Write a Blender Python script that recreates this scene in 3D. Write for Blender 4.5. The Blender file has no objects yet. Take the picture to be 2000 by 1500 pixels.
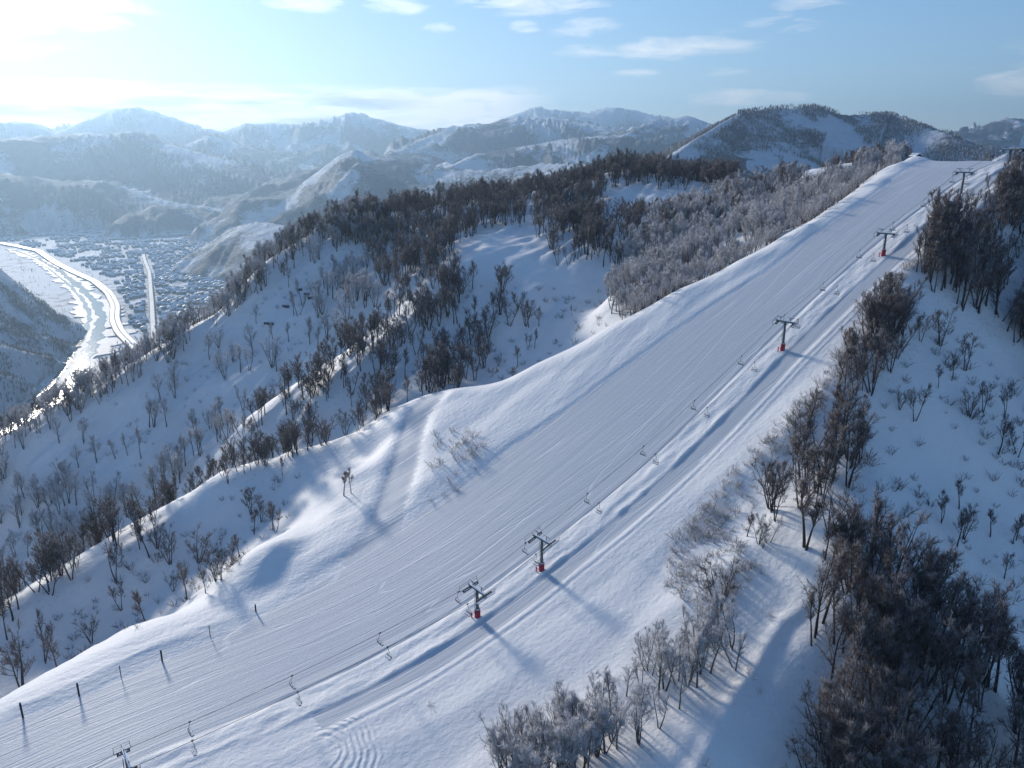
import bpy, math, random
import numpy as np
from mathutils import Vector, Matrix

random.seed(7)
rng = np.random.default_rng(11)
scene = bpy.context.scene
COL = scene.collection

# ------------------------------------------------------------------ camera
PITCH = math.atan((750 - 290) / 1520.0)          # looking down below the horizon
cam_data = bpy.data.cameras.new('camera')
cam_data.sensor_width = 36.0
cam_data.lens = 36.0 * 1520.0 / 2000.0
cam_data.clip_start = 1.0
cam_data.clip_end = 60000.0
cam = bpy.data.objects.new('camera', cam_data)
cam.location = (0, 0, 0)                          # heights are metres above / below the drone
cam.rotation_euler = (math.pi / 2 - PITCH, 0, 0)
COL.objects.link(cam)
scene.camera = cam

# ------------------------------------------------------------------ sky, sun, exposure
SUN_AZ, SUN_EL = -34.0, 19.0                      # degrees; azimuth measured from +Y towards +X
world = bpy.data.worlds.new('World')
scene.world = world
world.use_nodes = True
wn, wl = world.node_tree.nodes, world.node_tree.links
wn.clear()
W_SKY = 0.112


def wnode(t, **kw):
    n = wn.new(t)
    for k, v in kw.items():
        setattr(n, k, v)
    return n


def wmath(op, a, b=None, c=None, clamp=False):
    n = wn.new('ShaderNodeMath')
    n.operation = op
    n.use_clamp = clamp
    for i, v in enumerate((a, b, c)):
        if v is None:
            continue
        if isinstance(v, (int, float)):
            n.inputs[i].default_value = v
        else:
            wl.new(v, n.inputs[i])
    return n.outputs[0]


sky = wnode('ShaderNodeTexSky')
sky.sky_type = 'NISHITA'
sky.sun_disc = False
sky.sun_elevation = math.radians(SUN_EL)
sky.sun_rotation = math.radians(SUN_AZ)
sky.altitude = 900
sky.air_density = 1.0
sky.dust_density = 0.35
sky.ozone_density = 3.6
geo = wnode('ShaderNodeTexCoord')
sep = wnode('ShaderNodeSeparateXYZ')
wl.new(geo.outputs['Generated'], sep.inputs[0])
az_ = wmath('MULTIPLY', wmath('ARCTAN2', sep.outputs[0], sep.outputs[1]), 57.29578)     # azimuth, degrees
el_ = wmath('MULTIPLY', wmath('ARCSINE', sep.outputs[2]), 57.29578)                     # elevation, degrees
comb = wnode('ShaderNodeCombineXYZ')
wl.new(wmath('MULTIPLY', az_, 0.16), comb.inputs[0])
wl.new(wmath('MULTIPLY', el_, 0.75), comb.inputs[1])
cn = wnode('ShaderNodeTexNoise')
cn.inputs['Scale'].default_value = 1.5
cn.inputs['Detail'].default_value = 7
cn.inputs['Roughness'].default_value = 0.62
cn.inputs['Distortion'].default_value = 0.5
wl.new(comb.outputs[0], cn.inputs['Vector'])
noise = cn.outputs['Fac']


def dirof(px, py):
    a = (px - 1000) / 1520.0
    b = (750 - py) / 1520.0
    c, s = math.cos(PITCH), math.sin(PITCH)
    x, y, z = a, c + b * s, b * c - s
    return math.degrees(math.atan2(x, y)), math.degrees(math.atan2(z, math.hypot(x, y)))


cover = None
# separate clouds: where they hang (as a bearing and a height) and how wide they are
for (px, py, wa, we, k) in [(1275, 95, 7.0, .75, 1.0), (1440, 192, 4.6, .62, 1.0), (592, 4, 2.6, .8, 1.0), (768, 8, 2.2, .7, .9),
                            (1050, 6, 5.5, .8, .9), (1025, 52, 1.2, .4, .8), (1140, 52, 2.3, .7, .6), (1243, 142, 1.7, .32, .7),
                            (1405, 141, 1.8, .30, .6), (1985, 160, 2.2, 1.2, .9), (1575, 5, 2.2, .5, .8), (855, 54, 1.2, .35, .7),
                            (90, 15, 6.0, 1.2, .9), (1510, 50, 3.0, .6, .45), (-60, 60, 5, 2, .8), (2300, 80, 7, 1.2, .9), (1700, -120, 9, 1.6, .8)]:
    a0, e0 = dirof(px, py)
    da = wmath('DIVIDE', wmath('SUBTRACT', az_, a0), wa)
    de = wmath('DIVIDE', wmath('SUBTRACT', el_, e0), we)
    r2 = wmath('ADD', wmath('MULTIPLY', da, da), wmath('MULTIPLY', de, de))
    g = wmath('MULTIPLY', wmath('SUBTRACT', 1.0, r2), k)
    cover = g if cover is None else wmath('MAXIMUM', cover, g)
cover = wmath('MAXIMUM', cover, -1.0)
spot = wmath('MULTIPLY', wmath('ADD', wmath('MULTIPLY', cover, 0.55), wmath('MULTIPLY', wmath('SUBTRACT', noise, 0.5), 2.2)), 1.15, clamp=True)
spot = wmath('MULTIPLY', spot, wmath('MULTIPLY', wmath('ADD', cover, 0.45), 1.6, clamp=True), clamp=True)
# the low bank of cloud over the far range, thick towards the sun
band_hi = wmath('ADD', 4.15, wmath('MULTIPLY', wmath('SUBTRACT', noise, 0.5), 1.0))
top_edge = wmath('MULTIPLY', wmath('SUBTRACT', band_hi, el_), 1.5, clamp=True)
bot_edge = wmath('MULTIPLY', wmath('SUBTRACT', el_, wmath('ADD', -0.6, wmath('MULTIPLY', noise, 1.8))), 0.9, clamp=True)
side = wmath('MULTIPLY', wmath('SUBTRACT', 3.5, az_), 0.22, clamp=True)
band = wmath('MULTIPLY', wmath('MULTIPLY', top_edge, bot_edge), side)
band = wmath('MULTIPLY', band, wmath('MULTIPLY', wmath('SUBTRACT', noise, 0.30), 5.0, clamp=True))
# grey undersides inside the bank, white rims
comb2 = wnode('ShaderNodeCombineXYZ')
wl.new(wmath('MULTIPLY', az_, 0.10), comb2.inputs[0])
wl.new(wmath('MULTIPLY', el_, 0.9), comb2.inputs[1])
comb2.inputs[2].default_value = 3.7
cn2 = wnode('ShaderNodeTexNoise')
cn2.inputs['Scale'].default_value = 1.3
cn2.inputs['Detail'].default_value = 5
wl.new(comb2.outputs[0], cn2.inputs['Vector'])
grey_in = wmath('MULTIPLY', wmath('SUBTRACT', cn2.outputs['Fac'], 0.44), 6.0, clamp=True)
grey_in = wmath('MULTIPLY', grey_in, wmath('MULTIPLY', wmath('SUBTRACT', -5.0, az_), 0.2, clamp=True))
grey_in = wmath('MULTIPLY', grey_in, wmath('MULTIPLY', wmath('SUBTRACT', 4.0, el_), 1.2, clamp=True))
allc = wmath('MAXIMUM', wmath('MULTIPLY', spot, 0.78), band, clamp=True)
# clouds brighten towards the sun
sdx = wmath('MULTIPLY', wmath('SUBTRACT', az_, SUN_AZ), 1 / 34.0)
sde = wmath('MULTIPLY', wmath('SUBTRACT', el_, SUN_EL), 1 / 22.0)
near_sun = wmath('POWER', 2.718, wmath('MULTIPLY', wmath('ADD', wmath('MULTIPLY', sdx, sdx), wmath('MULTIPLY', sde, sde)), -1.0))
cl_lum = wmath('ADD', 7.0, wmath('MULTIPLY', near_sun, 5.5))
cl_lum = wmath('MULTIPLY', cl_lum, wmath('SUBTRACT', 1.0, wmath('MULTIPLY', grey_in, 0.62)))
ccol = wnode('ShaderNodeVectorMath', operation='SCALE')
ccol.inputs[0].default_value = (1.0, .985, .975)
wl.new(cl_lum, ccol.inputs['Scale'])
# thin bright veil round the sun
veil = wnode('ShaderNodeVectorMath', operation='SCALE')
veil.inputs[0].default_value = (1.0, .99, .95)
sdx2 = wmath('MULTIPLY', wmath('SUBTRACT', az_, SUN_AZ + 1), 1 / 15.0)
sde2 = wmath('MULTIPLY', wmath('SUBTRACT', el_, SUN_EL - 7), 1 / 10.0)
ns2 = wmath('POWER', 2.718, wmath('MULTIPLY', wmath('ADD', wmath('MULTIPLY', sdx2, sdx2), wmath('MULTIPLY', sde2, sde2)), -1.0))
wl.new(wmath('MULTIPLY', ns2, 0.5), veil.inputs['Scale'])
addv = wnode('ShaderNodeVectorMath', operation='ADD')
tint = wnode('ShaderNodeVectorMath', operation='MULTIPLY')
wl.new(sky.outputs[0], tint.inputs[0])
tint.inputs[1].default_value = (.83, .96, 1.12)
# the glow round the sun rolls off softly instead of clipping to cyan
roll = wnode('ShaderNodeVectorMath', operation='SCALE')
wl.new(tint.outputs[0], roll.inputs[0])
roll.inputs['Scale'].default_value = 0.055
rol1 = wnode('ShaderNodeVectorMath', operation='ADD')
wl.new(roll.outputs[0], rol1.inputs[0])
rol1.inputs[1].default_value = (1, 1, 1)
rold = wnode('ShaderNodeVectorMath', operation='DIVIDE')
wl.new(tint.outputs[0], rold.inputs[0])
wl.new(rol1.outputs[0], rold.inputs[1])
wl.new(rold.outputs[0], addv.inputs[0])
wl.new(veil.outputs[0], addv.inputs[1])
mix = wnode('ShaderNodeMix', data_type='RGBA')
wl.new(allc, mix.inputs['Factor'])
wl.new(addv.outputs[0], mix.inputs['A'])
wl.new(ccol.outputs[0], mix.inputs['B'])
bg = wnode('ShaderNodeBackground')
bg.inputs['Strength'].default_value = W_SKY
wl.new(mix.outputs['Result'], bg.inputs['Color'])
wo = wnode('ShaderNodeOutputWorld')
wl.new(bg.outputs[0], wo.inputs['Surface'])

sd = bpy.data.lights.new('sun', 'SUN')
sd.energy = 2.6
sd.angle = math.radians(7.0)
sd.color = (1.0, .93, .84)
sun = bpy.data.objects.new('sun', sd)
a_, e_ = math.radians(SUN_AZ), math.radians(SUN_EL)
SUNV = Vector((math.sin(a_) * math.cos(e_), math.cos(a_) * math.cos(e_), math.sin(e_)))
sun.rotation_euler = SUNV.to_track_quat('Z', 'Y').to_euler()
sun.location = SUNV * 300
COL.objects.link(sun)

vs = scene.view_settings
vs.view_transform = 'Standard'
vs.look = 'None'
vs.exposure = 0.57
vs.gamma = 1.0
vs.use_curve_mapping = False
scene.cycles.max_bounces = 6
scene.cycles.diffuse_bounces = 2
scene.cycles.glossy_bounces = 2
scene.cycles.volume_bounces = 0
scene.cycles.transparent_max_bounces = 4
scene.cycles.sample_clamp_indirect = 6.0

# ------------------------------------------------------------------ helpers
CP, SP = math.cos(PITCH), math.sin(PITCH)


def ray(px, py):
    a = (px - 1000) / 1520.0
    b = (750 - py) / 1520.0
    return np.array([a, CP + b * SP, b * CP - SP])


def project(P):
    P = np.asarray(P, float)
    D = P[..., 1] * CP - P[..., 2] * SP
    up = P[..., 1] * SP + P[..., 2] * CP
    D = np.where(D < 1, 1e-3, D)
    return 1000 + 1520 * P[..., 0] / D, 750 - 1520 * up / D, D


def pt(px, py, D):
    """the place seen in the survey photograph at this bearing and this distance along the view axis"""
    return ray(px, py) * D


_perm = np.random.default_rng(5).permutation(4096)
_ga = np.random.default_rng(6).uniform(0, 2 * math.pi, 4096)


def perlin(x, y, seed=0):
    xi, yi = np.floor(x).astype(np.int64), np.floor(y).astype(np.int64)
    xf, yf = x - xi, y - yi
    u_ = xf * xf * xf * (xf * (xf * 6 - 15) + 10)
    v_ = yf * yf * yf * (yf * (yf * 6 - 15) + 10)

    def g(ix, iy, dx, dy):
        k = _perm[(ix + 131 * seed) & 4095]
        k = _perm[(k + iy) & 4095]
        a = _ga[k]
        return np.cos(a) * dx + np.sin(a) * dy
    n00 = g(xi, yi, xf, yf)
    n10 = g(xi + 1, yi, xf - 1, yf)
    n01 = g(xi, yi + 1, xf, yf - 1)
    n11 = g(xi + 1, yi + 1, xf - 1, yf - 1)
    return (n00 * (1 - u_) + n10 * u_) * (1 - v_) + (n01 * (1 - u_) + n11 * u_) * v_


def fbm(x, y, oct_=4, seed=0, gain=.5):
    r, a, f = 0, 1.0, 1.0
    for i in range(oct_):
        r = r + a * perlin(x * f, y * f, seed + i)
        a *= gain
        f *= 2.03
    return r


def ridged(x, y, oct_=4, seed=0, gain=.5):
    r, a, f, tot = 0, 1.0, 1.0, 0
    for i in range(oct_):
        r = r + a * (1 - 2 * np.abs(perlin(x * f, y * f, seed + i)))
        tot += a
        a *= gain
        f *= 2.1
    return r / tot


def sstep(a, b, x):
    t = np.clip((x - a) / (b - a), 0, 1)
    return t * t * (3 - 2 * t)


# ------------------------------------------------------------------ terrain: the ridge with the ski run
AZ = math.radians(51.5)                            # bearing of the chairlift
U2 = np.array([math.sin(AZ), math.cos(AZ)])        # along the lift, uphill
V2 = np.array([-math.cos(AZ), math.sin(AZ)])       # across, to the left looking uphill
T0 = 115.576                                       # the lift line passes this far from the drone


def st2xy(s, t):
    s, t = np.asarray(s, float), np.asarray(t, float)
    return s * U2[0] + (t + T0) * V2[0], s * U2[1] + (t + T0) * V2[1]


def xy2st(x, y):
    return x * U2[0] + y * U2[1], x * V2[0] + y * V2[1] - T0


_hs = np.array([-200, -60, 15, 45, 62, 83, 100, 120, 140, 160, 186, 210, 236, 262, 290, 310, 334, 370, 420, 520])
_hz = np.array([-112, -101, -97, -98, -97.5, -94.5, -89.5, -83.5, -76, -66.5, -53, -42, -31, -21, -12, -6.5, -4, -9, -24, -60])
_hker = np.exp(-np.linspace(-2, 2, 21) ** 2)
_hx = np.arange(-220, 560, 2.0)
_hy = np.interp(_hx, _hs, _hz)
_hy = np.convolve(np.pad(_hy, 10, mode='edge'), _hker / _hker.sum(), mode='valid')


def hline(s):
    return np.interp(s, _hx, _hy)


def tedge(s):      # where the ridge top breaks away to the shaded flank
    return np.interp(s, [-200, -60, 0, 60, 85, 100, 117, 128, 138, 150, 169, 185, 210, 250, 277, 300, 340, 420],
                     [-80, -75, -70, -61, -57, -53, -50, -53, -50, -37, -27, -22, -15, -10, -6, -6, -25, -30])


def tcrest(s):     # far lip of the ridge, beyond the run
    return np.interp(s, [-200, 0, 21, 46, 60, 85, 112, 132, 149, 180, 201, 231, 260, 285, 315, 334, 400],
                     [34, 34, 37, 42, 56, 76, 90, 93, 74, 58, 50, 38, 33, 32, 38, 44, 50])


def trunL(s):      # far edge of the groomed run
    return np.interp(s, [-200, 0, 14, 38, 62, 83, 92, 128, 163, 219, 276, 315, 400],
                     [30, 30, 28.5, 32, 37, 41, 42.5, 45, 40, 29, 26.5, 31, 40])


def hit_ridge(px, py):
    r = ray(px, py)
    D = np.linspace(30, 600, 6000)
    P = D[:, None] * r
    s, t = xy2st(P[:, 0], P[:, 1])
    f = P[:, 2] - hline(s)
    i = np.where((f[:-1] > 0) & (f[1:] <= 0))[0]
    return P[i[0]]


CT = []            # control points x, y, z
for s in list(range(-150, 345, 22)) + [360, 390]:
    e, c, L = float(tedge(s)), float(tcrest(s)), float(trunL(s))
    z = float(hline(s))
    sl = float(np.interp(s, [80, 150, 250, 340], [.62, .66, .8, .55]))
    for t, dz in [(e - 75, -75 * sl * .92), (e - 40, -40 * sl), (e - 16, -16 * sl * .9), (e - 5, -1.8), (e + 4, 0.3), (min(e * .5, -10), .3), (0, 0), (L * .5, 0), (L, 0)]:
        CT.append((*[float(q) for q in st2xy(s, t)], z + dz))
    if c - L > 14:
        CT.append((*[float(q) for q in st2xy(s, (c + L) / 2)], z + .6))
    CT.append((*[float(q) for q in st2xy(s, c - 1)], z + (.8 if s > 100 else .3)))
    if s > 140 or s < 45:
        d = 14 if s > 140 else 16
        CT.append((*[float(q) for q in st2xy(s, c + d)], z - (d * .52 if s > 140 else float(np.interp(s, [-20, 22], [9.6, 2.5])))))

LEFT = [  # image bearing + distance of places on the hills across the gully
    (100, 1330, 188), (0, 1385, 172), (-200, 1420, 172), (300, 1165, 212), (200, 1240, 205), (400, 1060, 226), (540, 985, 230), (640, 930, 233), (60, 1300, 194),
    (280, 1225, 180), (350, 1180, 182), (420, 1130, 185), (480, 1088, 188), (530, 1068, 191), (600, 1060, 196), (690, 1030, 203), (600, 1120, 187),
    (60, 1170, 209), (-150, 1290, 200), (160, 1105, 219), (250, 1040, 228), (340, 995, 234), (420, 950, 240), (500, 915, 243), (580, 882, 246), (660, 850, 251), (730, 820, 256),
    (690, 900, 240), (740, 870, 243), (700, 980, 214),
    (0, 1080, 318), (-200, 1150, 310), (200, 960, 322), (400, 860, 330), (100, 1010, 320), (300, 800, 345), (500, 700, 362), (200, 850, 342), (0, 950, 332), (300, 910, 325),
    (-200, 1040, 322), (-200, 980, 336), (0, 882, 345), (75, 835, 350), (150, 790, 355), (225, 745, 362), (300, 702, 370), (370, 655, 378), (440, 608, 386), (480, 562, 392),
    (540, 512, 402), (600, 470, 418), (700, 432, 442), (800, 420, 458), (900, 408, 475), (1000, 396, 492), (1100, 378, 508), (1180, 356, 530), (1300, 356, 520), (1400, 380, 500),
    (700, 550, 385), (600, 620, 369), (560, 700, 352), (640, 560, 389), (450, 760, 347), (560, 530, 398), (660, 480, 414), (500, 640, 374), (400, 720, 362),
    (480, 832, 300), (560, 770, 305), (650, 712, 312), (730, 655, 320), (800, 605, 329), (900, 525, 350),
    (800, 700, 306), (900, 700, 308), (720, 760, 290), (1000, 650, 312), (1000, 560, 337), (1130, 520, 347), (1100, 600, 326), (1190, 600, 315), (1000, 715, 296), (1120, 660, 302),
    (1050, 480, 370), (950, 470, 385), (850, 455, 415), (1200, 450, 398), (1260, 366, 462), (1270, 402, 430), (1150, 420, 430), (1340, 400, 420),
    (1200, 580, 310), (1300, 500, 335), (1400, 440, 362), (1500, 412, 372), (1600, 380, 378), (1700, 345, 385), (1500, 452, 312), (1400, 502, 305), (1600, 425, 312), (1700, 372, 330),
    (1750, 325, 400), (1860, 318, 400), (1960, 322, 380), (1850, 338, 312), (1960, 340, 300), (2060, 345, 290),
]
for p in LEFT:
    CT.append(tuple(pt(*p)))
# gully hidden behind the first rib, and behind the lip of the ridge
for (px, py, D, dD, dz) in [(0, 1200, 206, 40, -32), (160, 1105, 219, 40, -32), (340, 995, 234, 38, -28), (500, 915, 243, 30, -18), (640, 860, 250, 20, -12), (520, 800, 303, 16, -8), (680, 700, 315, 18, -5), (-100, 1260, 206, 45, -34)]:
    q = pt(px, py, D)
    q = q + np.array([q[0], q[1], 0]) / np.hypot(q[0], q[1]) * dD
    q[2] += dz
    CT.append(tuple(q))
# the far side of the left hill drops to the valley
for (px, py, D) in [(-200, 980, 336), (0, 882, 345), (150, 790, 355), (300, 702, 370), (440, 608, 386), (540, 512, 402), (700, 432, 442), (900, 408, 490), (1100, 378, 512), (1300, 356, 520), (1400, 380, 500)]:
    q = pt(px, py, D)
    n = np.array([q[0], q[1], 0]) / np.hypot(q[0], q[1])
    for dD, dz in ((18, -5), (60, -33), (110, -66)):
        q2 = q + n * dD
        q2[2] += dz
        CT.append(tuple(q2))
CT = np.array(CT)
CT = CT[(CT[:, 1] > -140)]


class TPS:
    def __init__(self, P, lam=2e-4):
        self.c = P[:, :2] / 100.0
        n = len(P)
        K = self.k(self.c[:, None, :] - self.c[None, :, :]) + lam * np.eye(n)
        A = np.zeros((n + 3, n + 3))
        A[:n, :n] = K
        A[:n, n] = 1
        A[:n, n + 1:] = self.c
        A[n, :n] = 1
        A[n + 1:, :n] = self.c.T
        b = np.zeros(n + 3)
        b[:n] = P[:, 2]
        w = np.linalg.solve(A, b)
        self.w, self.p = w[:n], w[n:]

    @staticmethod
    def k(d):
        r2 = (d ** 2).sum(-1) + 1e-9
        return .5 * r2 * np.log(r2)

    def __call__(self, x, y):
        q = np.stack([np.ravel(x), np.ravel(y)], 1) / 100.0
        out = np.empty(len(q))
        for i in range(0, len(q), 8000):
            d = q[i:i + 8000, None, :] - self.c[None]
            out[i:i + 8000] = self.k(d) @ self.w + self.p[0] + q[i:i + 8000] @ self.p[1:]
        return out.reshape(np.shape(x))


tps = TPS(CT)
# tabulate it once on a regular lattice and interpolate from that
GX0, GY0, GST = -560.0, -140.0, 4.0
GNX, GNY = 271, 221
_gx = GX0 + GST * np.arange(GNX)
_gy = GY0 + GST * np.arange(GNY)
_X, _Y = np.meshgrid(_gx, _gy)
_near_tab = tps(_X, _Y)
_dmin = np.full(_X.shape, 1e9)
for c in CT:
    _dmin = np.minimum(_dmin, np.hypot(_X - c[0], _Y - c[1]))


def _lin(tab, x, y):
    fx = np.clip((x - GX0) / GST, 0, GNX - 1.001)
    fy = np.clip((y - GY0) / GST, 0, GNY - 1.001)
    ix, iy = fx.astype(int), fy.astype(int)
    a, b = fx - ix, fy - iy
    return (tab[iy, ix] * (1 - a) + tab[iy, ix + 1] * a) * (1 - b) + (tab[iy + 1, ix] * (1 - a) + tab[iy + 1, ix + 1] * a) * b


def _cub(tab, x, y):
    fx = np.clip((x - GX0) / GST, 1, GNX - 3.001)
    fy = np.clip((y - GY0) / GST, 1, GNY - 3.001)
    ix, iy = fx.astype(int), fy.astype(int)
    a, b = fx - ix, fy - iy

    def w(t):
        return (-.5 * t + t * t - .5 * t ** 3, 1 - 2.5 * t * t + 1.5 * t ** 3, .5 * t + 2 * t * t - 1.5 * t ** 3, -.5 * t * t + .5 * t ** 3)
    wa, wb = w(a), w(b)
    out = 0
    for j in range(4):
        row = 0
        for i in range(4):
            row = row + tab[iy + j - 1, ix + i - 1] * wa[i]
        out = out + row * wb[j]
    return out


# ------------------------------------------------------------------ terrain: the valley and the ranges
VALLEY = -450.0
RIDGES = [  # (slope, spur strength, [(bearing x, bearing y, distance) ...])
    (.45, .5, [(1230, 345, 1500), (1270, 330, 1550), (1330, 292, 1700), (1400, 246, 1900), (1450, 218, 2000), (1510, 209, 2050), (1590, 207, 2050), (1650, 224, 2050), (1740, 221, 2100),
               (1790, 241, 2000), (1860, 262, 1900), (1940, 292, 1800), (2050, 310, 1800), (2300, 300, 1900)]),
    (.42, .6, [(1130, 335, 1900), (1210, 322, 2150), (1290, 300, 2400), (1360, 268, 2500)]),
    (.40, .8, [(1830, 282, 4600), (1890, 256, 5000), (1930, 240, 5000), (1965, 229, 5000), (2010, 232, 5100), (2200, 215, 5200), (2500, 240, 5200)]),
    (.36, .8, [(960, 240, 9500), (1000, 224, 9500), (1040, 208, 9500), (1100, 214, 9500), (1150, 219, 9400), (1190, 208, 9500), (1225, 211, 9500), (1262, 220, 9400), (1290, 240, 9000), (1400, 262, 8800)]),
    (.42, .7, [(1180, 285, 4600), (1230, 258, 5200), (1290, 230, 5600), (1340, 225, 5600), (1385, 238, 5600), (1440, 255, 5600), (1600, 262, 5700)]),
    (.38, .9, [(700, 322, 5200), (780, 292, 5600), (840, 264, 5900), (885, 243, 6000), (930, 247, 6000), (1000, 226, 6100), (1060, 226, 6100), (1110, 232, 6000), (1170, 244, 5800), (1230, 276, 5400)]),
    (.38, .9, [(860, 335, 4400), (930, 300, 4700), (1010, 285, 4800), (1100, 270, 4800), (1200, 262, 4600)]),
    (.36, .8, [(420, 262, 9200), (480, 240, 9300), (560, 240, 9300), (600, 244, 9300), (640, 232, 9200), (690, 218, 9200), (740, 232, 9200), (800, 247, 9200), (850, 254, 9300), (960, 262, 9500)]),
    (.36, .8, [(-400, 210, 9000), (-150, 225, 9000), (0, 238, 8600), (50, 236, 8600), (110, 262, 8600), (160, 238, 9000), (220, 212, 9200), (270, 208, 9200), (330, 226, 9200), (400, 250, 9200), (480, 262, 9200)]),
    (.40, .9, [(-500, 250, 5200), (-200, 262, 5400), (0, 268, 5600), (110, 262, 5900), (170, 257, 6000), (215, 262, 6000), (262, 252, 6000), (320, 278, 6000), (390, 296, 5900), (480, 332, 5600), (545, 352, 5500)]),
    (.40, .9, [(300, 300, 7000), (360, 280, 7300), (410, 262, 7400), (450, 275, 7400), (520, 300, 7200), (600, 322, 7000)]),
    (.42, .9, [(-500, 330, 4300), (-200, 330, 4600), (0, 335, 4700), (120, 352, 4800), (200, 350, 4800), (260, 372, 4800), (330, 392, 4700), (420, 405, 4700)]),
    (.45, .9, [(560, 372, 4200), (610, 340, 4200), (660, 302, 4200), (690, 291, 4200), (730, 304, 4200), (800, 312, 4200), (880, 330, 4100), (960, 330, 4000), (1060, 318, 3900), (1180, 320, 3600)]),
    (.50, .9, [(470, 470, 3300), (520, 432, 3350), (590, 395, 3400), (650, 365, 3450), (700, 312, 3500), (730, 330, 3500), (800, 360, 3450), (900, 350, 3400), (1000, 345, 3300), (1100, 330, 3000)]),
    (.42, .5, [(225, 442, 4500), (265, 418, 4450), (300, 398, 4400), (350, 405, 4400), (400, 432, 4350), (440, 452, 4300)]),
    (.45, .5, [(365, 500, 3300), (400, 478, 3250), (450, 445, 3200), (500, 432, 3100), (560, 440, 3000)]),
]
HOME = [(1.25, .6, [(-1500, 500, 60), (-1190, 900, -60), (-1150, 1130, -130), (-1130, 1450, -195), (-1250, 1850, -232), (-1400, 2100, -325), (-1560, 2400, -420)]),
        (.95, .2, [tuple(c) for c in [pt(-200, 1000, 336), pt(75, 850, 350), pt(300, 720, 370), pt(480, 580, 392), pt(600, 480, 418), pt(900, 420, 475), pt(1300, 375, 505), pt(1600, 380, 400), pt(1800, 330, 360), pt(2000, 330, 340), pt(2300, 330, 420)]]),
        (.5, .3, [(-190, -40, -115), (-60, 80, -105), (0, 140, -100), (75, 205, -60), (160, 300, -12)]),
        (.6, .1, [tuple(pt(1965, 298, 560)), tuple(pt(1990, 290, 640)), tuple(pt(2060, 287, 660)), tuple(pt(2200, 290, 620))])]


def far_height(x, y, chutes=False):
    x, y = np.asarray(x, float), np.asarray(y, float)
    out = np.full(x.shape, VALLEY)
    gsel = np.zeros(x.shape)
    wx = x + 120 * fbm(x / 700, y / 700, 3, 21)
    wy = y + 120 * fbm(x / 700, y / 700, 3, 31)
    r1 = ridged(wx / 620, wy / 620, 4, 41)          # -1..1
    r2 = ridged(wx / 210, wy / 210, 3, 51)
    fb = fbm(x / 90, y / 90, 3, 61)
    wz1 = .55 * fbm(x / 500, y / 500, 3, 25)
    farf = sstep(2600, 5200, np.hypot(x, y))
    for k, (sl, sp, pts) in enumerate(RIDGES + HOME):
        P = [pt(*p) if k < len(RIDGES) else np.array(p) for p in pts]
        best = np.full(x.shape, 1e9)
        zc = np.zeros(x.shape)
        al = np.zeros(x.shape)
        cum = 0.0
        for A, B in zip(P[:-1], P[1:]):
            dx, dy = B[0] - A[0], B[1] - A[1]
            ln = math.hypot(dx, dy)
            tt = np.clip(((x - A[0]) * dx + (y - A[1]) * dy) / (dx * dx + dy * dy), 0, 1)
            d = np.hypot(x - A[0] - tt * dx, y - A[1] - tt * dy)
            m = d < best
            best = np.where(m, d, best)
            zc = np.where(m, A[2] + tt * (B[2] - A[2]), zc)
            al = np.where(m, cum + tt * ln, al)
            cum += ln
        H = np.maximum(zc - VALLEY, 1)
        g = sstep(10, 260, best)
        fan = np.minimum(.55 + best / 900, 1.6)
        gl = 1 - 2.6 * np.abs(perlin(al / 230 / fan + wz1 + 9.1 * k, best / 1500, 7)) + .55 * (1 - 2.6 * np.abs(perlin(al / 85 / fan + 2 * wz1, best / 600 + k, 8)))
        gl = gl * .62 - .25
        deff = best * (1 + sp * g * (.20 - .30 * r1 - .34 * gl) - .06 * sp * g * r2)
        f = np.clip(1 - np.maximum(deff, 0) * sl / H, 0, 1.4)
        hh = VALLEY + H * np.minimum(f ** 1.18, 1.0)
        body = sstep(0, .12, f)
        hh = hh + (r1 * 14 * g * (1 + 1.2 * farf) + gl * g * (12 + 78 * farf) * sp + r2 * 6 * g * sp * (1 + 1.5 * farf) + fb * (4 + 7 * farf) * np.minimum(best / 60, 1) * .8 + fb * 2.5) * body
        gsel = np.where(hh > out, gl * g, gsel)
        out = np.maximum(out, hh)
    out = out + 1.2 * fbm(x / 160, y / 160, 2, 71)
    if chutes:
        return out, gsel
    return out


_far_tab = far_height(_X, _Y)
_wn = sstep(120, 45, _dmin)
_home_tab = _near_tab * _wn + np.minimum(_far_tab, _near_tab + 200) * (1 - _wn)

# ------------------------------------------------------------------ relief of the snow itself
ROAD = [(845, 782, 0), (815, 820, 0), (800, 870, 0), (785, 930, 0), (765, 990, 0), (745, 1050, 0), (700, 1095, 0)]
ROADP = np.array([hit_ridge(p[0], p[1])[:2] for p in ROAD])


def dist_poly(x, y, P):
    best = np.full(np.shape(x), 1e9)
    for A, B in zip(P[:-1], P[1:]):
        dx, dy = B[0] - A[0], B[1] - A[1]
        tt = np.clip(((x - A[0]) * dx + (y - A[1]) * dy) / (dx * dx + dy * dy + 1e-9), 0, 1)
        best = np.minimum(best, np.hypot(x - A[0] - tt * dx, y - A[1] - tt * dy))
    return best


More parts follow.
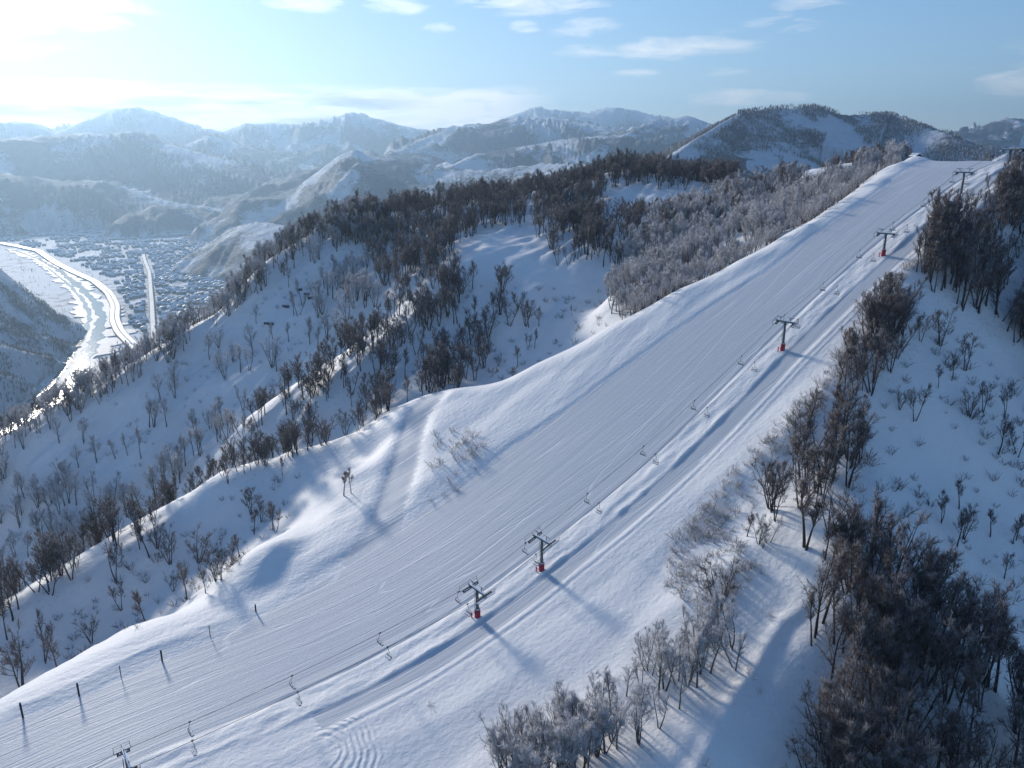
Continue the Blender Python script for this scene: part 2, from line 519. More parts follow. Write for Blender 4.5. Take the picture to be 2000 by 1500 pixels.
def relief(x, y):
    s, t = xy2st(x, y)
    e, c, L = tedge(s), tcrest(s), trunL(s)
    road = dist_poly(x, y, ROADP)
    inr = (s < 345)
    on_run = sstep(5.0, 6.2, t) * sstep(L + .3, L - .9, t) * inr
    on_track = sstep(-6.6, -5.8, t) * sstep(-1.0, -2.0, t) * sstep(38, 52, s) * inr
    on_road = sstep(4.6, 3.9, road)
    groom = np.maximum(np.maximum(on_run, on_track), on_road)
    top = sstep(e - 6, e + 2, t) * sstep(c + 4, c - 1, t)
    z = 0
    # ungroomed surface of the ridge top: long wind-smoothed swells, stronger towards the flank
    sw = 1.7 * fbm(s / 60 + .2 * t / 20, t / 16, 2, 3) * sstep(-7, -22, t) + .30 * fbm(s / 30, t / 9, 2, 5)
    sw = sw + .12 * ridged(s / 34 + t / 40, t / 8.0, 2, 9) * sstep(-6, -14, t)
    z = z + top * (1 - groom) * sw * np.where(t < 5, 1, .5)
    # strip of piled snow under the lift between the track and the run
    lift = sstep(-2.0, -.8, t) * sstep(6.0, 4.6, t) * inr
    z = z + lift * (.16 + .24 * fbm(s / 5, t / 1.8, 3, 13) + .35 * fbm(s / 17, t / 5, 2, 17))
    # trench and little wall along the near edge of the run
    z = z + (.12 * np.exp(-((t - 6.6) / .5) ** 2) - .09 * np.exp(-((t - 5.5) / .4) ** 2)) * (1 + .5 * perlin(s / 2.2, t * 0 + 3, 2)) * inr * sstep(30, 45, s)
    # snowcat track: cut in, banks both sides
    z = z - .10 * on_track + (.13 * np.exp(-((t + 7.3) / .5) ** 2) + .09 * np.exp(-((t + 8.9) / .4) ** 2) + .12 * np.exp(-((t + 1.0) / .6) ** 2)) * sstep(38, 52, s) * inr
    # far bank of the run: a sharp lip that shades the edge of the groomed snow
    hb = np.interp(s, [-60, 60, 95, 120, 200, 300, 340], [.12, .12, .2, .4, .4, .3, .25]) * sstep(2, 9, road)
    z = z + hb * sstep(L - .1, L + 2.4, t) * sstep(c + 10, c - 4, t)
    # road bank
    z = z + .40 * sstep(L + 2, L + 12, t) * sstep(4.2, 6.4, road) * sstep(26, 9, road) * sstep(L, L + 5, t) - .26 * on_road * sstep(L + 2, L + 16, t)
    # rippled wind pattern on the bank
    bank = sstep(L + 2, L + 6, t) * sstep(c + 6, c - 3, t)
    z = z + bank * (.22 * ridged(s / 9 + t / 14, t / 4 - s / 30, 3, 23) + .6 * fbm(s / 30, t / 14, 2, 25))
    # shaded flank near the lift side: gully relief, and the cornice lip of the foreground spur
    fl = sstep(e + 2, e - 14, t)
    z = z + fl * (4.0 * fbm(s / 34, t / 60, 3, 27) + .6 * fbm(s / 8, t / 12, 3, 29))
    z = z + (.7 + .6 * perlin(s / 9, s * 0, 4)) * np.exp(-((t - e - 1.2) / 1.5) ** 2) * sstep(128, 116, s) * sstep(40, 70, s)
    # rib with the dark forest on the flank
    A = np.array(st2xy(142, -52)); B = np.array(st2xy(118, -100)); C = np.array(st2xy(92, -150))
    z = z + 5.0 * np.exp(-(dist_poly(x, y, [A, B, C]) / 14) ** 2)
    # hills to the left: small ribs and gullies running down the fall line
    lf = sstep(c + 3, c + 16, t)
    wx_, wy_ = -.56, -.83
    al = x * wx_ + y * wy_
    cr = x * .83 - y * .56
    cr2 = cr + 6 * fbm(x / 45, y / 45, 2, 33)
    z = z + lf * (3.6 * ridged(cr2 / 34, al / 150, 2, 35) * sstep(20, 60, t - c) + 2.7 * ridged(cr2 / 13, al / 70, 2, 37) * sstep(80, 150, t) + .45 * fbm(x / 6, y / 6, 3, 39) + 1.2 * fbm(x / 24, y / 24, 2, 43))
    z = z - lf * 1.6
    return z, groom, on_run, on_track, on_road


def base_ground(x, y):
    """the surveyed ridge top is ruled level across; everything else follows the fitted surface"""
    z = _cub(_home_tab, x, y)
    s, t = xy2st(x, y)
    w = sstep(tcrest(s) - 1, tcrest(s) - 12, t) * sstep(-14, -9, t) * sstep(345, 325, s) * sstep(-120, -80, s)
    top = hline(s) + .5 * sstep(trunL(s), trunL(s) + 12, t)
    return z * (1 - w) + top * w


def ground(x, y, full=True):
    z = base_ground(x, y)
    return z + relief(x, y)[0] if full else z


def new_mesh_obj(name, verts, faces, mat=None, parent=None, smooth=True):
    me = bpy.data.meshes.new(name)
    verts = np.asarray(verts, np.float32)
    faces = np.asarray(faces, np.int32)
    n = faces.shape[1]
    me.vertices.add(len(verts))
    me.vertices.foreach_set('co', verts.ravel())
    me.loops.add(faces.size)
    me.loops.foreach_set('vertex_index', faces.ravel())
    me.polygons.add(len(faces))
    me.polygons.foreach_set('loop_start', np.arange(0, faces.size, n, dtype=np.int32))
    me.polygons.foreach_set('use_smooth', np.full(len(faces), smooth))
    me.update(calc_edges=True)
    if mat:
        me.materials.append(mat)
    o = bpy.data.objects.new(name, me)
    COL.objects.link(o)
    if parent:
        o.parent = parent
    return o


def set_attr(o, name, arr):
    a = o.data.attributes.new(name, 'FLOAT', 'POINT')
    a.data.foreach_set('value', np.asarray(arr, np.float32))


def compact(verts, faces, *attrs):
    used = np.unique(faces)
    mp = np.full(len(verts), -1)
    mp[used] = np.arange(len(used))
    return (verts[used], mp[faces]) + tuple(a[used] for a in attrs)


def structure(o):
    o['kind'] = 'structure'
    return o

# ------------------------------------------------------------------ materials
class NT:
    def __init__(self, name):
        self.m = bpy.data.materials.new(name)
        self.m.use_nodes = True
        self.n, self.l = self.m.node_tree.nodes, self.m.node_tree.links
        self.n.clear()
        self.out = self.n.new('ShaderNodeOutputMaterial')

    def put(self, v, sock):
        if isinstance(v, bpy.types.NodeSocket):
            self.l.new(v, sock)
        elif isinstance(v, (tuple, list)) and sock.type == 'RGBA':
            sock.default_value = (*v, 1) if len(v) == 3 else v
        else:
            sock.default_value = v

    def math(self, op, a, b=None, c=None, clamp=False):
        n = self.n.new('ShaderNodeMath')
        n.operation = op
        n.use_clamp = clamp
        for i, v in enumerate((a, b, c)):
            if v is not None:
                self.put(v, n.inputs[i])
        return n.outputs[0]

    def coord(self, kind='Object'):
        return self.n.new('ShaderNodeTexCoord').outputs[kind]

    def pos(self):
        return self.n.new('ShaderNodeNewGeometry').outputs['Position']

    def xyz(self, v):
        n = self.n.new('ShaderNodeSeparateXYZ')
        self.l.new(v, n.inputs[0])
        return n.outputs

    def vec(self, x, y, z=0.0):
        n = self.n.new('ShaderNodeCombineXYZ')
        for i, v in enumerate((x, y, z)):
            self.put(v, n.inputs[i])
        return n.outputs[0]

    def noise(self, v, scale, detail=4, rough=.5, dist=0.0):
        n = self.n.new('ShaderNodeTexNoise')
        self.l.new(v, n.inputs['Vector'])
        n.inputs['Scale'].default_value = scale
        n.inputs['Detail'].default_value = detail
        n.inputs['Roughness'].default_value = rough
        n.inputs['Distortion'].default_value = dist
        return n.outputs['Fac']

    def ramp(self, x, lo, hi):
        n = self.n.new('ShaderNodeMapRange')
        n.interpolation_type = 'SMOOTHSTEP'
        self.put(x, n.inputs[0])
        n.inputs[1].default_value = lo
        n.inputs[2].default_value = hi
        return n.outputs[0]

    def mix(self, f, a, b):
        n = self.n.new('ShaderNodeMix')
        n.data_type = 'RGBA'
        self.put(f, n.inputs['Factor'])
        self.put(a, n.inputs['A'])
        self.put(b, n.inputs['B'])
        return n.outputs['Result']

    def attr(self, name):
        n = self.n.new('ShaderNodeAttribute')
        n.attribute_name = name
        return n.outputs['Fac']

    def bump(self, h, strength=1.0, dist=1.0, normal=None):
        n = self.n.new('ShaderNodeBump')
        n.inputs['Strength'].default_value = strength
        n.inputs['Distance'].default_value = dist
        self.put(h, n.inputs['Height'])
        if normal is not None:
            self.l.new(normal, n.inputs['Normal'])
        return n.outputs[0]

    def bsdf(self, col, rough=.6, normal=None, **kw):
        n = self.n.new('ShaderNodeBsdfPrincipled')
        self.put(col, n.inputs['Base Color'])
        self.put(rough, n.inputs['Roughness'])
        for k, v in kw.items():
            self.put(v, n.inputs[k.replace('_', ' ')])
        if normal is not None:
            self.l.new(normal, n.inputs['Normal'])
        self.l.new(n.outputs[0], self.out.inputs['Surface'])
        return self.m


def snow_material(name, groomed=0.0):
    k = NT(name)
    p = k.pos()
    x, y, z = k.xyz(p)
    s = k.math('ADD', k.math('MULTIPLY', x, float(U2[0])), k.math('MULTIPLY', y, float(U2[1])))
    t = k.math('ADD', k.math('MULTIPLY', x, float(V2[0])), k.math('MULTIPLY', y, float(V2[1])))
    big = k.noise(p, .02, 3)
    if groomed:
        # passes of the groomer, ski tracks and corduroy: long lines down the fall line
        wig = k.math('MULTIPLY', k.noise(k.vec(k.math('MULTIPLY', s, .012), k.math('MULTIPLY', t, .05)), 1.0, 2), 14.0)
        tw = k.math('ADD', t, wig)
        l1 = k.noise(k.vec(k.math('MULTIPLY', s, .006), k.math('MULTIPLY', tw, .55)), 1.0, 5, .65)
        l2 = k.noise(k.vec(k.math('MULTIPLY', s, .012), k.math('MULTIPLY', t, 2.4), 3.0), 1.0, 3, .6)
        l3 = k.noise(k.vec(k.math('MULTIPLY', s, .02), k.math('ADD', k.math('MULTIPLY', t, .35), k.math('MULTIPLY', s, .035)), 9.0), 1.6, 4, .7, .6)
        thin = k.ramp(l1, .58, .66)
        thin3 = k.ramp(l3, .60, .66)
        passes = k.ramp(k.math('PINGPONG', k.math('ADD', t, k.math('MULTIPLY', big, 3.0)), 2.4), .0, .35)
        h = k.math('ADD', k.math('MULTIPLY', l2, .10), k.math('MULTIPLY', k.math('SUBTRACT', l1, .5), .16))
        h = k.math('ADD', h, k.math('MULTIPLY', thin3, -.05))
        h = k.math('ADD', h, k.math('MULTIPLY', passes, -.02))
        # curved turns left by the first skiers
        turns = None
        for (a, b, o, wdt) in ((.0045, .050, 2.0, .0040), (.0065, .080, 7.7, .0045), (.0035, .11, 13.1, .0050)):
            nn = k.noise(k.vec(k.math('MULTIPLY', s, a), k.math('MULTIPLY', t, b), o), 1.0, 1.5, .4)
            ln = k.ramp(k.math('ABSOLUTE', k.math('SUBTRACT', nn, .5)), wdt, 0.0)
            turns = ln if turns is None else k.math('MAXIMUM', turns, ln)
        grain = k.noise(p, 1.8, 4)
        h = k.math('ADD', h, k.math('MULTIPLY', grain, .05))
        c = k.mix(k.math('MULTIPLY', k.math('ADD', thin, thin3), .42, clamp=True), (.60, .625, .655), (.86, .855, .85))
        c = k.mix(k.math('MULTIPLY', l2, .35), c, (.72, .73, .74))
        c = k.mix(k.math('MULTIPLY', turns, .45), c, (.90, .90, .90))
        h = k.math('ADD', h, k.math('MULTIPLY', turns, -.04))
        nrm = k.bump(h, .8, 1.0)
        return k.bsdf(c, .55, nrm, Specular_IOR_Level=.25)
    grain = k.noise(p, .9, 6, .62)
    soft = k.noise(k.vec(k.math('MULTIPLY', s, .10), k.math('MULTIPLY', t, .32)), 1.0, 5, .55)
    h = k.math('ADD', k.math('MULTIPLY', grain, .19), k.math('MULTIPLY', soft, .26))
    # the snow groomer turned round here and left its curved tracks
    tc = hit_ridge(618, 1478)
    dx, dy = k.math('SUBTRACT', x, float(tc[0])), k.math('SUBTRACT', y, float(tc[1]))
    rad = k.math('POWER', k.math('ADD', k.math('MULTIPLY', dx, dx), k.math('MULTIPLY', k.math('MULTIPLY', dy, dy), .8)), .5)
    rad = k.math('ADD', rad, k.math('MULTIPLY', k.math('SUBTRACT', k.noise(p, .16, 3), .5), 2.4))
    ring = k.math('SINE', k.math('MULTIPLY', rad, 5.6))
    rm = k.math('MULTIPLY', k.ramp(rad, 3.0, 4.2), k.ramp(rad, 11.5, 9.5))
    ang = k.math('ADD', k.math('MULTIPLY', dx, .9), k.math('MULTIPLY', dy, .35))
    rm = k.math('MULTIPLY', rm, k.ramp(ang, -.5, 2.5))
    h = k.math('ADD', h, k.math('MULTIPLY', k.math('MULTIPLY', ring, rm), .06))
    nrm = k.bump(h, .9, 1.0)
    lit = k.attr('litter')
    sp = k.ramp(k.noise(p, .7, 5, .75), .52, .70)
    c = k.mix(k.math('MULTIPLY', lit, k.math('MULTIPLY', sp, .55)), (.915, .895, .87), (.20, .19, .20))
    return k.bsdf(c, .6, nrm, Specular_IOR_Level=.25)


M_SNOW = snow_material('snow')
M_RUN = snow_material('groomed_snow', 1.0)


def far_material():
    k = NT('valley_and_ranges')
    p = k.pos()
    x, y, z = k.xyz(p)
    fr = k.attr('forest')
    fl = k.attr('floor')
    n1 = k.noise(p, .016, 8, .74, .6)
    n2 = k.noise(p, .0042, 6, .68, .5)
    n3 = k.noise(p, .11, 3, .6)
    woods = k.math('ADD', k.math('ADD', k.math('MULTIPLY', n1, 1.3), k.math('MULTIPLY', n2, 1.5)), k.math('MULTIPLY', n3, .5))
    woods = k.ramp(k.math('ADD', woods, k.math('MULTIPLY', k.math('SUBTRACT', fr, .5), .85)), 1.50, 1.78)
    c = k.mix(k.math('MULTIPLY', woods, .92), (.82, .86, .92), (.055, .072, .105))
    # valley floor: white fields between dark groves and gardens
    v = k.n.new('ShaderNodeTexVoronoi')
    v.inputs['Scale'].default_value = .009
    k.l.new(k.vec(k.math('MULTIPLY', x, 1.0), k.math('MULTIPLY', y, .55)), v.inputs['Vector'])
    cell = k.xyz(v.outputs['Color'])[0]
    gro = k.noise(p, .035, 6, .7)
    town = k.attr('town')
    dark = k.ramp(k.math('ADD', k.math('ADD', gro, k.math('MULTIPLY', cell, .12)), k.math('MULTIPLY', town, .12)), .60, .70)
    cf = k.mix(k.math('MULTIPLY', dark, .8), (.84, .86, .88), (.13, .15, .17))
    c = k.mix(fl, c, cf)
    h = k.math('ADD', k.math('MULTIPLY', k.noise(p, .013, 9, .66), 52.0), k.math('MULTIPLY', woods, 3.0))
    h = k.math('MULTIPLY', h, k.math('SUBTRACT', 1.0, k.math('MULTIPLY', fl, .97)))
    nrm = k.bump(h, 1.0, 1.0)
    return k.bsdf(c, .75, nrm, Specular_IOR_Level=.2)


M_FAR = far_material()

# ------------------------------------------------------------------ ground meshes


def build_near():
    sv = np.concatenate([np.arange(-170, -60, 3.0), np.arange(-60, 345, 1.1), np.arange(345, 620, 1.8)])
    e, c, L = tedge(sv), tcrest(sv), trunL(sv)
    # columns follow the edges of the track and of the run
    knots = [(np.full_like(sv, -150.0), 46), (e - 8, 34), (e + 6, 30), (np.full_like(sv, -9.0) * 1.0, 12), (np.full_like(sv, -6.2), 8), (np.full_like(sv, -1.4), 14),
             (np.full_like(sv, 5.6), 60), (L, 7), (L + 3, 26), (np.maximum(c, L + 5) + 5, 170), (np.full_like(sv, 300.0), 48), (np.full_like(sv, 420.0), 0)]
    e6 = np.minimum(e + 6, -10.5)
    knots[1] = (e6 - 14, 34)
    knots[2] = (e6, 30)
    cols, tags = [], []
    for i in range(len(knots) - 1):
        a, n = knots[i]
        b = knots[i + 1][0]
        for j in range(n):
            cols.append(a + (b - a) * j / n)
            tags.append(i)
    cols.append(knots[-1][0])
    T = np.array(cols).T
    S = np.repeat(sv[:, None], T.shape[1], 1)
    X, Y = st2xy(S, T)
    Z = base_ground(X, Y)
    dz, groom, run, track, road = relief(X, Y)
    # outer rim sinks below the wide terrain
    Z = Z + dz
    V = np.stack([X, Y, Z], -1).reshape(-1, 3)
    ns, nt = S.shape
    ii, jj = np.meshgrid(np.arange(ns - 1), np.arange(nt - 1), indexing='ij')
    a = (ii * nt + jj).ravel()
    F = np.stack([a, a + nt, a + nt + 1, a + 1], 1)
    tg = np.array(tags)[jj.ravel()]
    sf = sv[ii.ravel()]
    Xf, Yf = X[ii.ravel(), jj.ravel()], Y[ii.ravel(), jj.ravel()]
    inside = (Xf > GX0 + 12) & (Yf > -120) & (Xf < 500) & (Yf < 720)
    is_run = (tg == 6) & (sf < 338)
    is_track = (tg == 4) & (sf < 338) & (sf > 44)
    is_track = (tg == 4) & (sf < 338) & (sf > 44)
    rd = road.reshape(-1)[a] > .5
    rd = rd & (tg >= 7)
    litter = forest_at(X, Y)
    groups = [('ski_run', is_run & inside, M_RUN), ('groomed_track', is_track & inside, M_RUN), ('side_path', rd & inside, M_RUN),
              ('snow_ground', inside & ~is_run & ~is_track & ~rd, M_SNOW)]
    # shared smooth normals along the seams
    N = np.zeros((ns * nt, 3))
    fn = np.cross(V[F[:, 2]] - V[F[:, 0]], V[F[:, 3]] - V[F[:, 1]])
    for q in range(4):
        np.add.at(N, F[:, q], fn)
    N /= np.linalg.norm(N, axis=1)[:, None] + 1e-9
    if N[:, 2].mean() < 0:
        F = F[:, ::-1]
        N = -N
    for name, m, mat in groups:
        v, f, li, nn = compact(V, F[m], litter.ravel(), N)
        o = new_mesh_obj(name, v, f, mat)
        set_attr(o, 'litter', li)
        o.data.normals_split_custom_set_from_vertices(nn.astype(np.float32).tolist()) if name != 'snow_ground' else None
        structure(o)
    return


RIVER = [(20, 488), (70, 505), (110, 528), (150, 560), (180, 590), (195, 620), (185, 650), (165, 690), (145, 730), (120, 765), (70, 800), (0, 840), (-100, 900)]
ROADW = [(-40, 470), (30, 482), (75, 492), (108, 515), (140, 532), (185, 552), (213, 575), (226, 600), (224, 628), (234, 652), (262, 680), (292, 708), (330, 745)]
RAIL = [(280, 500), (284, 515), (292, 535), (297, 600), (301, 680), (303, 740)]


def valley_pt(px, py, z=VALLEY):
    r = ray(px, py)
    return r * (z / r[2])


def build_far():
    rr = [60.0]
    while rr[-1] < 12300:
        rr.append(rr[-1] * (1.0125 if rr[-1] < 500 else (1.0082 if rr[-1] < 3500 else 1.0095)) + .4)
    rr = np.array(rr)
    aa = np.radians(np.concatenate([np.linspace(-60, -38, 60, endpoint=False), np.linspace(-38, 38, 760, endpoint=False), np.linspace(38, 60, 61)]))
    R, A = np.meshgrid(rr, aa, indexing='ij')
    X, Y = R * np.sin(A), R * np.cos(A)
    Z, GL = far_height(X, Y, True)
    # under the detailed ground this sheet stays well below
    near = (X > GX0 + 4) & (X < 520) & (Y > -130) & (Y < 738)
    fx = np.minimum.reduce([X - (GX0 + 4), 520 - X, Y + 130, 738 - Y])
    H = _cub(_home_tab, X, Y)
    s_, t_ = xy2st(X, Y)
    fm = np.minimum.reduce([fx, s_ + 165, 415 - t_, t_ + 145, 615 - s_])
    Z = np.where(near, np.where(fm > 14, H - 18 * sstep(14, 50, fm), H), Z)
    dzx = np.gradient(Z, axis=0) / np.gradient(R, axis=0)
    V = np.stack([X, Y, Z], -1).reshape(-1, 3)
    n0, n1 = X.shape
    ii, jj = np.meshgrid(np.arange(n0 - 1), np.arange(n1 - 1), indexing='ij')
    a = (ii * n1 + jj).ravel()
    F = np.stack([a, a + 1, a + n1 + 1, a + n1], 1)
    cm = (near & (fm > 60))[ii.ravel(), jj.ravel()]
    F = F[~cm]
    # forest cover: thinner on the high ranges and open avalanche slopes, none on the clear-cut pistes
    fo = .5 + .9 * fbm(X / 420, Y / 420, 3, 81)
    fo = fo - sstep(80, 420, Z) * .75 + .8 * GL
    fo = fo - sstep(-60, 300, Z) * .12 * sstep(3000, 6000, R)
    fo = fo - .55 * (X < -800) * sstep(2600, 2200, R) + .05 * sstep(2600, 4200, R)
    for P, w in MID_PISTE:
        Q = [pt(*q)[:2] for q in P]
        fo = fo - 2.5 * sstep(w * 1.3, w * .7, dist_poly(X, Y, Q) + 30 * fbm(X / 55, Y / 55, 3, 133))
    fl = sstep(9, 3, Z - VALLEY)
    px, py, _ = project(np.stack([X, Y, np.full(X.shape, VALLEY)], -1))
    town = np.clip(1.0 - dist_poly(X, Y, [valley_pt(*q)[:2] for q in [(300, 600), (360, 560), (420, 560)]]) / 420, 0, 1)
    v, f, fo, fl, town = compact(V, F, fo.ravel(), fl.ravel(), town.ravel())
    o = new_mesh_obj('mountain_terrain', v, f, M_FAR)
    set_attr(o, 'forest', fo)
    set_attr(o, 'floor', fl)
    set_attr(o, 'town', town)
    structure(o)
    # coarse land behind the drone
    rr = np.array([60 * 1.16 ** i for i in range(26)])
    aa = np.radians(np.linspace(60, 300, 60))
    R, A = np.meshgrid(rr, aa, indexing='ij')
    X, Y = R * np.sin(A), R * np.cos(A)
    Z = -170 - .25 * R + 0 * X
    Z = np.maximum(Z, VALLEY) + 60 * fbm(X / 900, Y / 900, 3, 91) * sstep(200, 900, R)
    n0, n1 = X.shape
    ii, jj = np.meshgrid(np.arange(n0 - 1), np.arange(n1 - 1), indexing='ij')
    a = (ii * n1 + jj).ravel()
    o = new_mesh_obj('hills', np.stack([X, Y, Z], -1).reshape(-1, 3), np.stack([a, a + 1, a + n1 + 1, a + n1], 1), M_FAR)
    set_attr(o, 'forest', np.full(X.size, .3))
    set_attr(o, 'floor', np.zeros(X.size))
    set_attr(o, 'town', np.zeros(X.size))
    structure(o)


MID_PISTE = [
    ([(1440, 222, 2000), (1400, 252, 1890), (1330, 300, 1690)], 9),
    ([(1345, 290, 1720), (1285, 325, 1580), (1320, 345, 1560)], 24),
    ([(1640, 240, 1980), (1660, 300, 1800)], 42),
    ([(1500, 300, 1800), (1495, 350, 1700)], 28),
    ([(1570, 320, 1800), (1600, 335, 1750)], 35),
]


def build_haze():
    m = bpy.data.materials.new('air')
    m.use_nodes = True
    n, l = m.node_tree.nodes, m.node_tree.links
    n.clear()
    o = n.new('ShaderNodeOutputMaterial')
    v = n.new('ShaderNodeVolumePrincipled')
    v.inputs['Color'].default_value = (.52, .76, 1.0, 1)
    v.inputs['Density'].default_value = HAZE
    v.inputs['Anisotropy'].default_value = .55
    l.new(v.outputs[0], o.inputs['Volume'])
    me = bpy.data.meshes.new('haze')
    x0, x1, y0, y1, z0, z1 = -12500, 12500, -3500, 12800, VALLEY - 60, 660
    me.from_pydata([(x, y, z) for z in (z0, z1) for y in (y0, y1) for x in (x0, x1)], [],
                   [(0, 2, 3, 1), (4, 5, 7, 6), (0, 1, 5, 4), (2, 6, 7, 3), (0, 4, 6, 2), (1, 3, 7, 5)])
    me.materials.append(m)
    ob = bpy.data.objects.new('haze', me)
    ob['kind'] = 'stuff'
    ob['label'] = 'thin pale air that fades the far ranges to blue'
    COL.objects.link(ob)


HAZE = 0.98e-4

# ------------------------------------------------------------------ bare winter trees
def bark_material(name, bark, frost, amount):
    k = NT(name)
    g = k.n.new('ShaderNodeNewGeometry')
    nz = k.xyz(g.outputs['Normal'])[2]
    n = k.noise(g.outputs['Position'], .9, 3, .7)
    f = k.ramp(k.math('ADD', nz, k.math('MULTIPLY', k.math('SUBTRACT', n, .5), 1.4)), 1.0 - amount * 1.6, 1.5 - amount * 1.6)
    oi = k.n.new('ShaderNodeObjectInfo')
    tone = k.mix(oi.outputs['Random'], bark, tuple(min(1, q * 1.7) for q in bark))
    return k.bsdf(k.mix(f, tone, frost), .8, Specular_IOR_Level=.2)


M_BARK = bark_material('dark_bark', (.050, .040, .038), (.62, .62, .64), .22)
M_TWIG = bark_material('dark_twigs', (.095, .072, .062), (.52, .51, .52), .26)
M_FBARK = bark_material('rimed_bark', (.085, .075, .070), (.74, .75, .78), .42)
M_FTWIG = bark_material('rimed_twigs', (.20, .17, .155), (.80, .79, .80), .66)


class Tubes:
    """tapered three-sided limbs collected into one mesh"""
    def __init__(self):
        self.v, self.f, self.n = [], [], 0

    def limb(self, pts, rad, sides=3):
        prev = None
        k = len(pts)
        rings = []
        for i in range(k):
            p = pts[i]
            d = pts[min(i + 1, k - 1)] - pts[max(i - 1, 0)]
            d = d / (np.linalg.norm(d) + 1e-9)
            a = np.cross(d, (0.31, .95, .02))
            a /= np.linalg.norm(a) + 1e-9
            b = np.cross(d, a)
            ring = []
            m = sides if rad[i] > 0 else 1
            for j in range(m):
                an = 2 * math.pi * j / sides
                self.v.append(p + (a * math.cos(an) + b * math.sin(an)) * rad[i])
                ring.append(self.n)
                self.n += 1
            rings.append(ring)
        for r0, r1 in zip(rings[:-1], rings[1:]):
            for j in range(sides):
                if len(r1) == 1:
                    self.f.append((r0[j], r0[(j + 1) % sides], r1[0]))
                else:
                    self.f.append((r0[j], r0[(j + 1) % sides], r1[(j + 1) % sides]))
                    self.f.append((r0[j], r1[(j + 1) % sides], r1[j]))

    def mesh(self, name, mat):
        me = bpy.data.meshes.new(name)
        v = np.array(self.v, np.float32)
        f = np.array(self.f, np.int32)
        me.vertices.add(len(v)); me.vertices.foreach_set('co', v.ravel())
        me.loops.add(f.size); me.loops.foreach_set('vertex_index', f.ravel())
        me.polygons.add(len(f)); me.polygons.foreach_set('loop_start', np.arange(0, f.size, 3, dtype=np.int32))
        me.update(calc_edges=True)
        if mat:
            me.materials.append(mat)
        return me


def curve_pts(p0, d, length, n, up, wob, R):
    pts = [np.array(p0, float)]
    d = np.array(d, float)
    d /= np.linalg.norm(d)
    for i in range(n):
        d = d + np.array([R.normal() * wob, R.normal() * wob, up + R.normal() * wob * .5])
        d /= np.linalg.norm(d)
        pts.append(pts[-1] + d * length / n)
    return pts


def grow_tree(seed, h=11.0, stems=2, spread=.45, narrow=1.0, n_limb=9, n_sub=7, n_twig=10, tw=.021, base=.3):
    R = np.random.default_rng(seed)
    T, C = Tubes(), Tubes()
    for s in range(stems):
        a = R.uniform(0, 6.28) if stems == 1 else 6.28 * s / stems + R.uniform(-.6, .6)
        tilt = (R.uniform(.0, .12) if stems == 1 else R.uniform(.08, .30)) * spread / .45
        hh = h * R.uniform(.82, 1.0)
        r0 = .21 * (h / 11) * (1.15 if stems == 1 else .85) * R.uniform(.85, 1.15)
        st = curve_pts((math.cos(a) * .18 * (stems > 1), math.sin(a) * .18 * (stems > 1), -.7), (math.cos(a) * tilt, math.sin(a) * tilt, 1), hh + .7, 7, .05, .045, R)
        T.limb(st, [r0 * (1 - .82 * i / 7) for i in range(8)], 5)
        st = np.array(st)
        for q in range(n_limb):
            f = base + (.98 - base) * (q + R.uniform(0, .8)) / n_limb
            fi = f * 7
            i = min(int(fi), 6)
            p = st[i] + (st[i + 1] - st[i]) * (fi - i)
            b = R.uniform(0, 6.28)
            out = R.uniform(.7, 1.25) * narrow * (1.15 - .5 * f)
            ll = h * (.13 + .30 * (1 - f) ** .8) * R.uniform(.75, 1.2) * (.6 + .4 * narrow)
            lr = r0 * (1 - .8 * f) * .55
            lp = curve_pts(p, (math.cos(b) * out, math.sin(b) * out, .62), ll, 4, .13, .13, R)
            (T if q % 2 == 0 and f < .6 else C).limb(lp, [lr, lr * .8, lr * .6, lr * .42, .022], 3)
            lp = np.array(lp)
            for u in range(n_sub):
                g = .22 + .76 * (u + R.uniform(0, .9)) / n_sub
                gi = g * 4
                j = min(int(gi), 3)
                sp = lp[j] + (lp[j + 1] - lp[j]) * (gi - j)
                dd = lp[j + 1] - lp[j]
                dd = dd / np.linalg.norm(dd)
                off = R.normal(size=3)
                sd_ = dd * .8 + off * .5 + np.array([0, 0, .35])
                sl = ll * .40 * R.uniform(.6, 1.2)
                bp = curve_pts(sp, sd_, sl, 2, .12, .12, R)
                C.limb(bp, [max(lr * .38, .03), .028, .014], 3)
                bp = np.array(bp)
                for w in range(n_twig):
                    k = R.uniform(.15, 1.0) * 2
                    m = min(int(k), 1)
                    tp = bp[m] + (bp[m + 1] - bp[m]) * (k - m)
                    td = (bp[m + 1] - bp[m]) / (np.linalg.norm(bp[m + 1] - bp[m]) + 1e-9) * .7 + R.normal(size=3) * .55 + np.array([0, 0, .3])
                    td /= np.linalg.norm(td)
                    tl = R.uniform(.45, 1.1) * h / 11
                    C.limb([tp, tp + td * tl], [tw, 0], 3)
    return T, C


def grow_shrub(seed, h=1.6):
    R = np.random.default_rng(seed)
    C = Tubes()
    for s in range(9):
        a = R.uniform(0, 6.28)
        o = R.uniform(.3, 1.0)
        p = curve_pts((math.cos(a) * .1, math.sin(a) * .1, -.25), (math.cos(a) * o, math.sin(a) * o, .9), h * R.uniform(.7, 1.25), 3, .05, .2, R)
        C.limb(p, [.035, .028, .02, .01], 3)
        p = np.array(p)
        for w in range(7):
            k = R.uniform(.3, 1) * 3
            m = min(int(k), 2)
            tp = p[m] + (p[m + 1] - p[m]) * (k - m)
            td = (p[m + 1] - p[m]) + R.normal(size=3) * .35
            td /= np.linalg.norm(td)
            C.limb([tp, tp + td * R.uniform(.25, .6)], [.02, 0], 3)
    return C


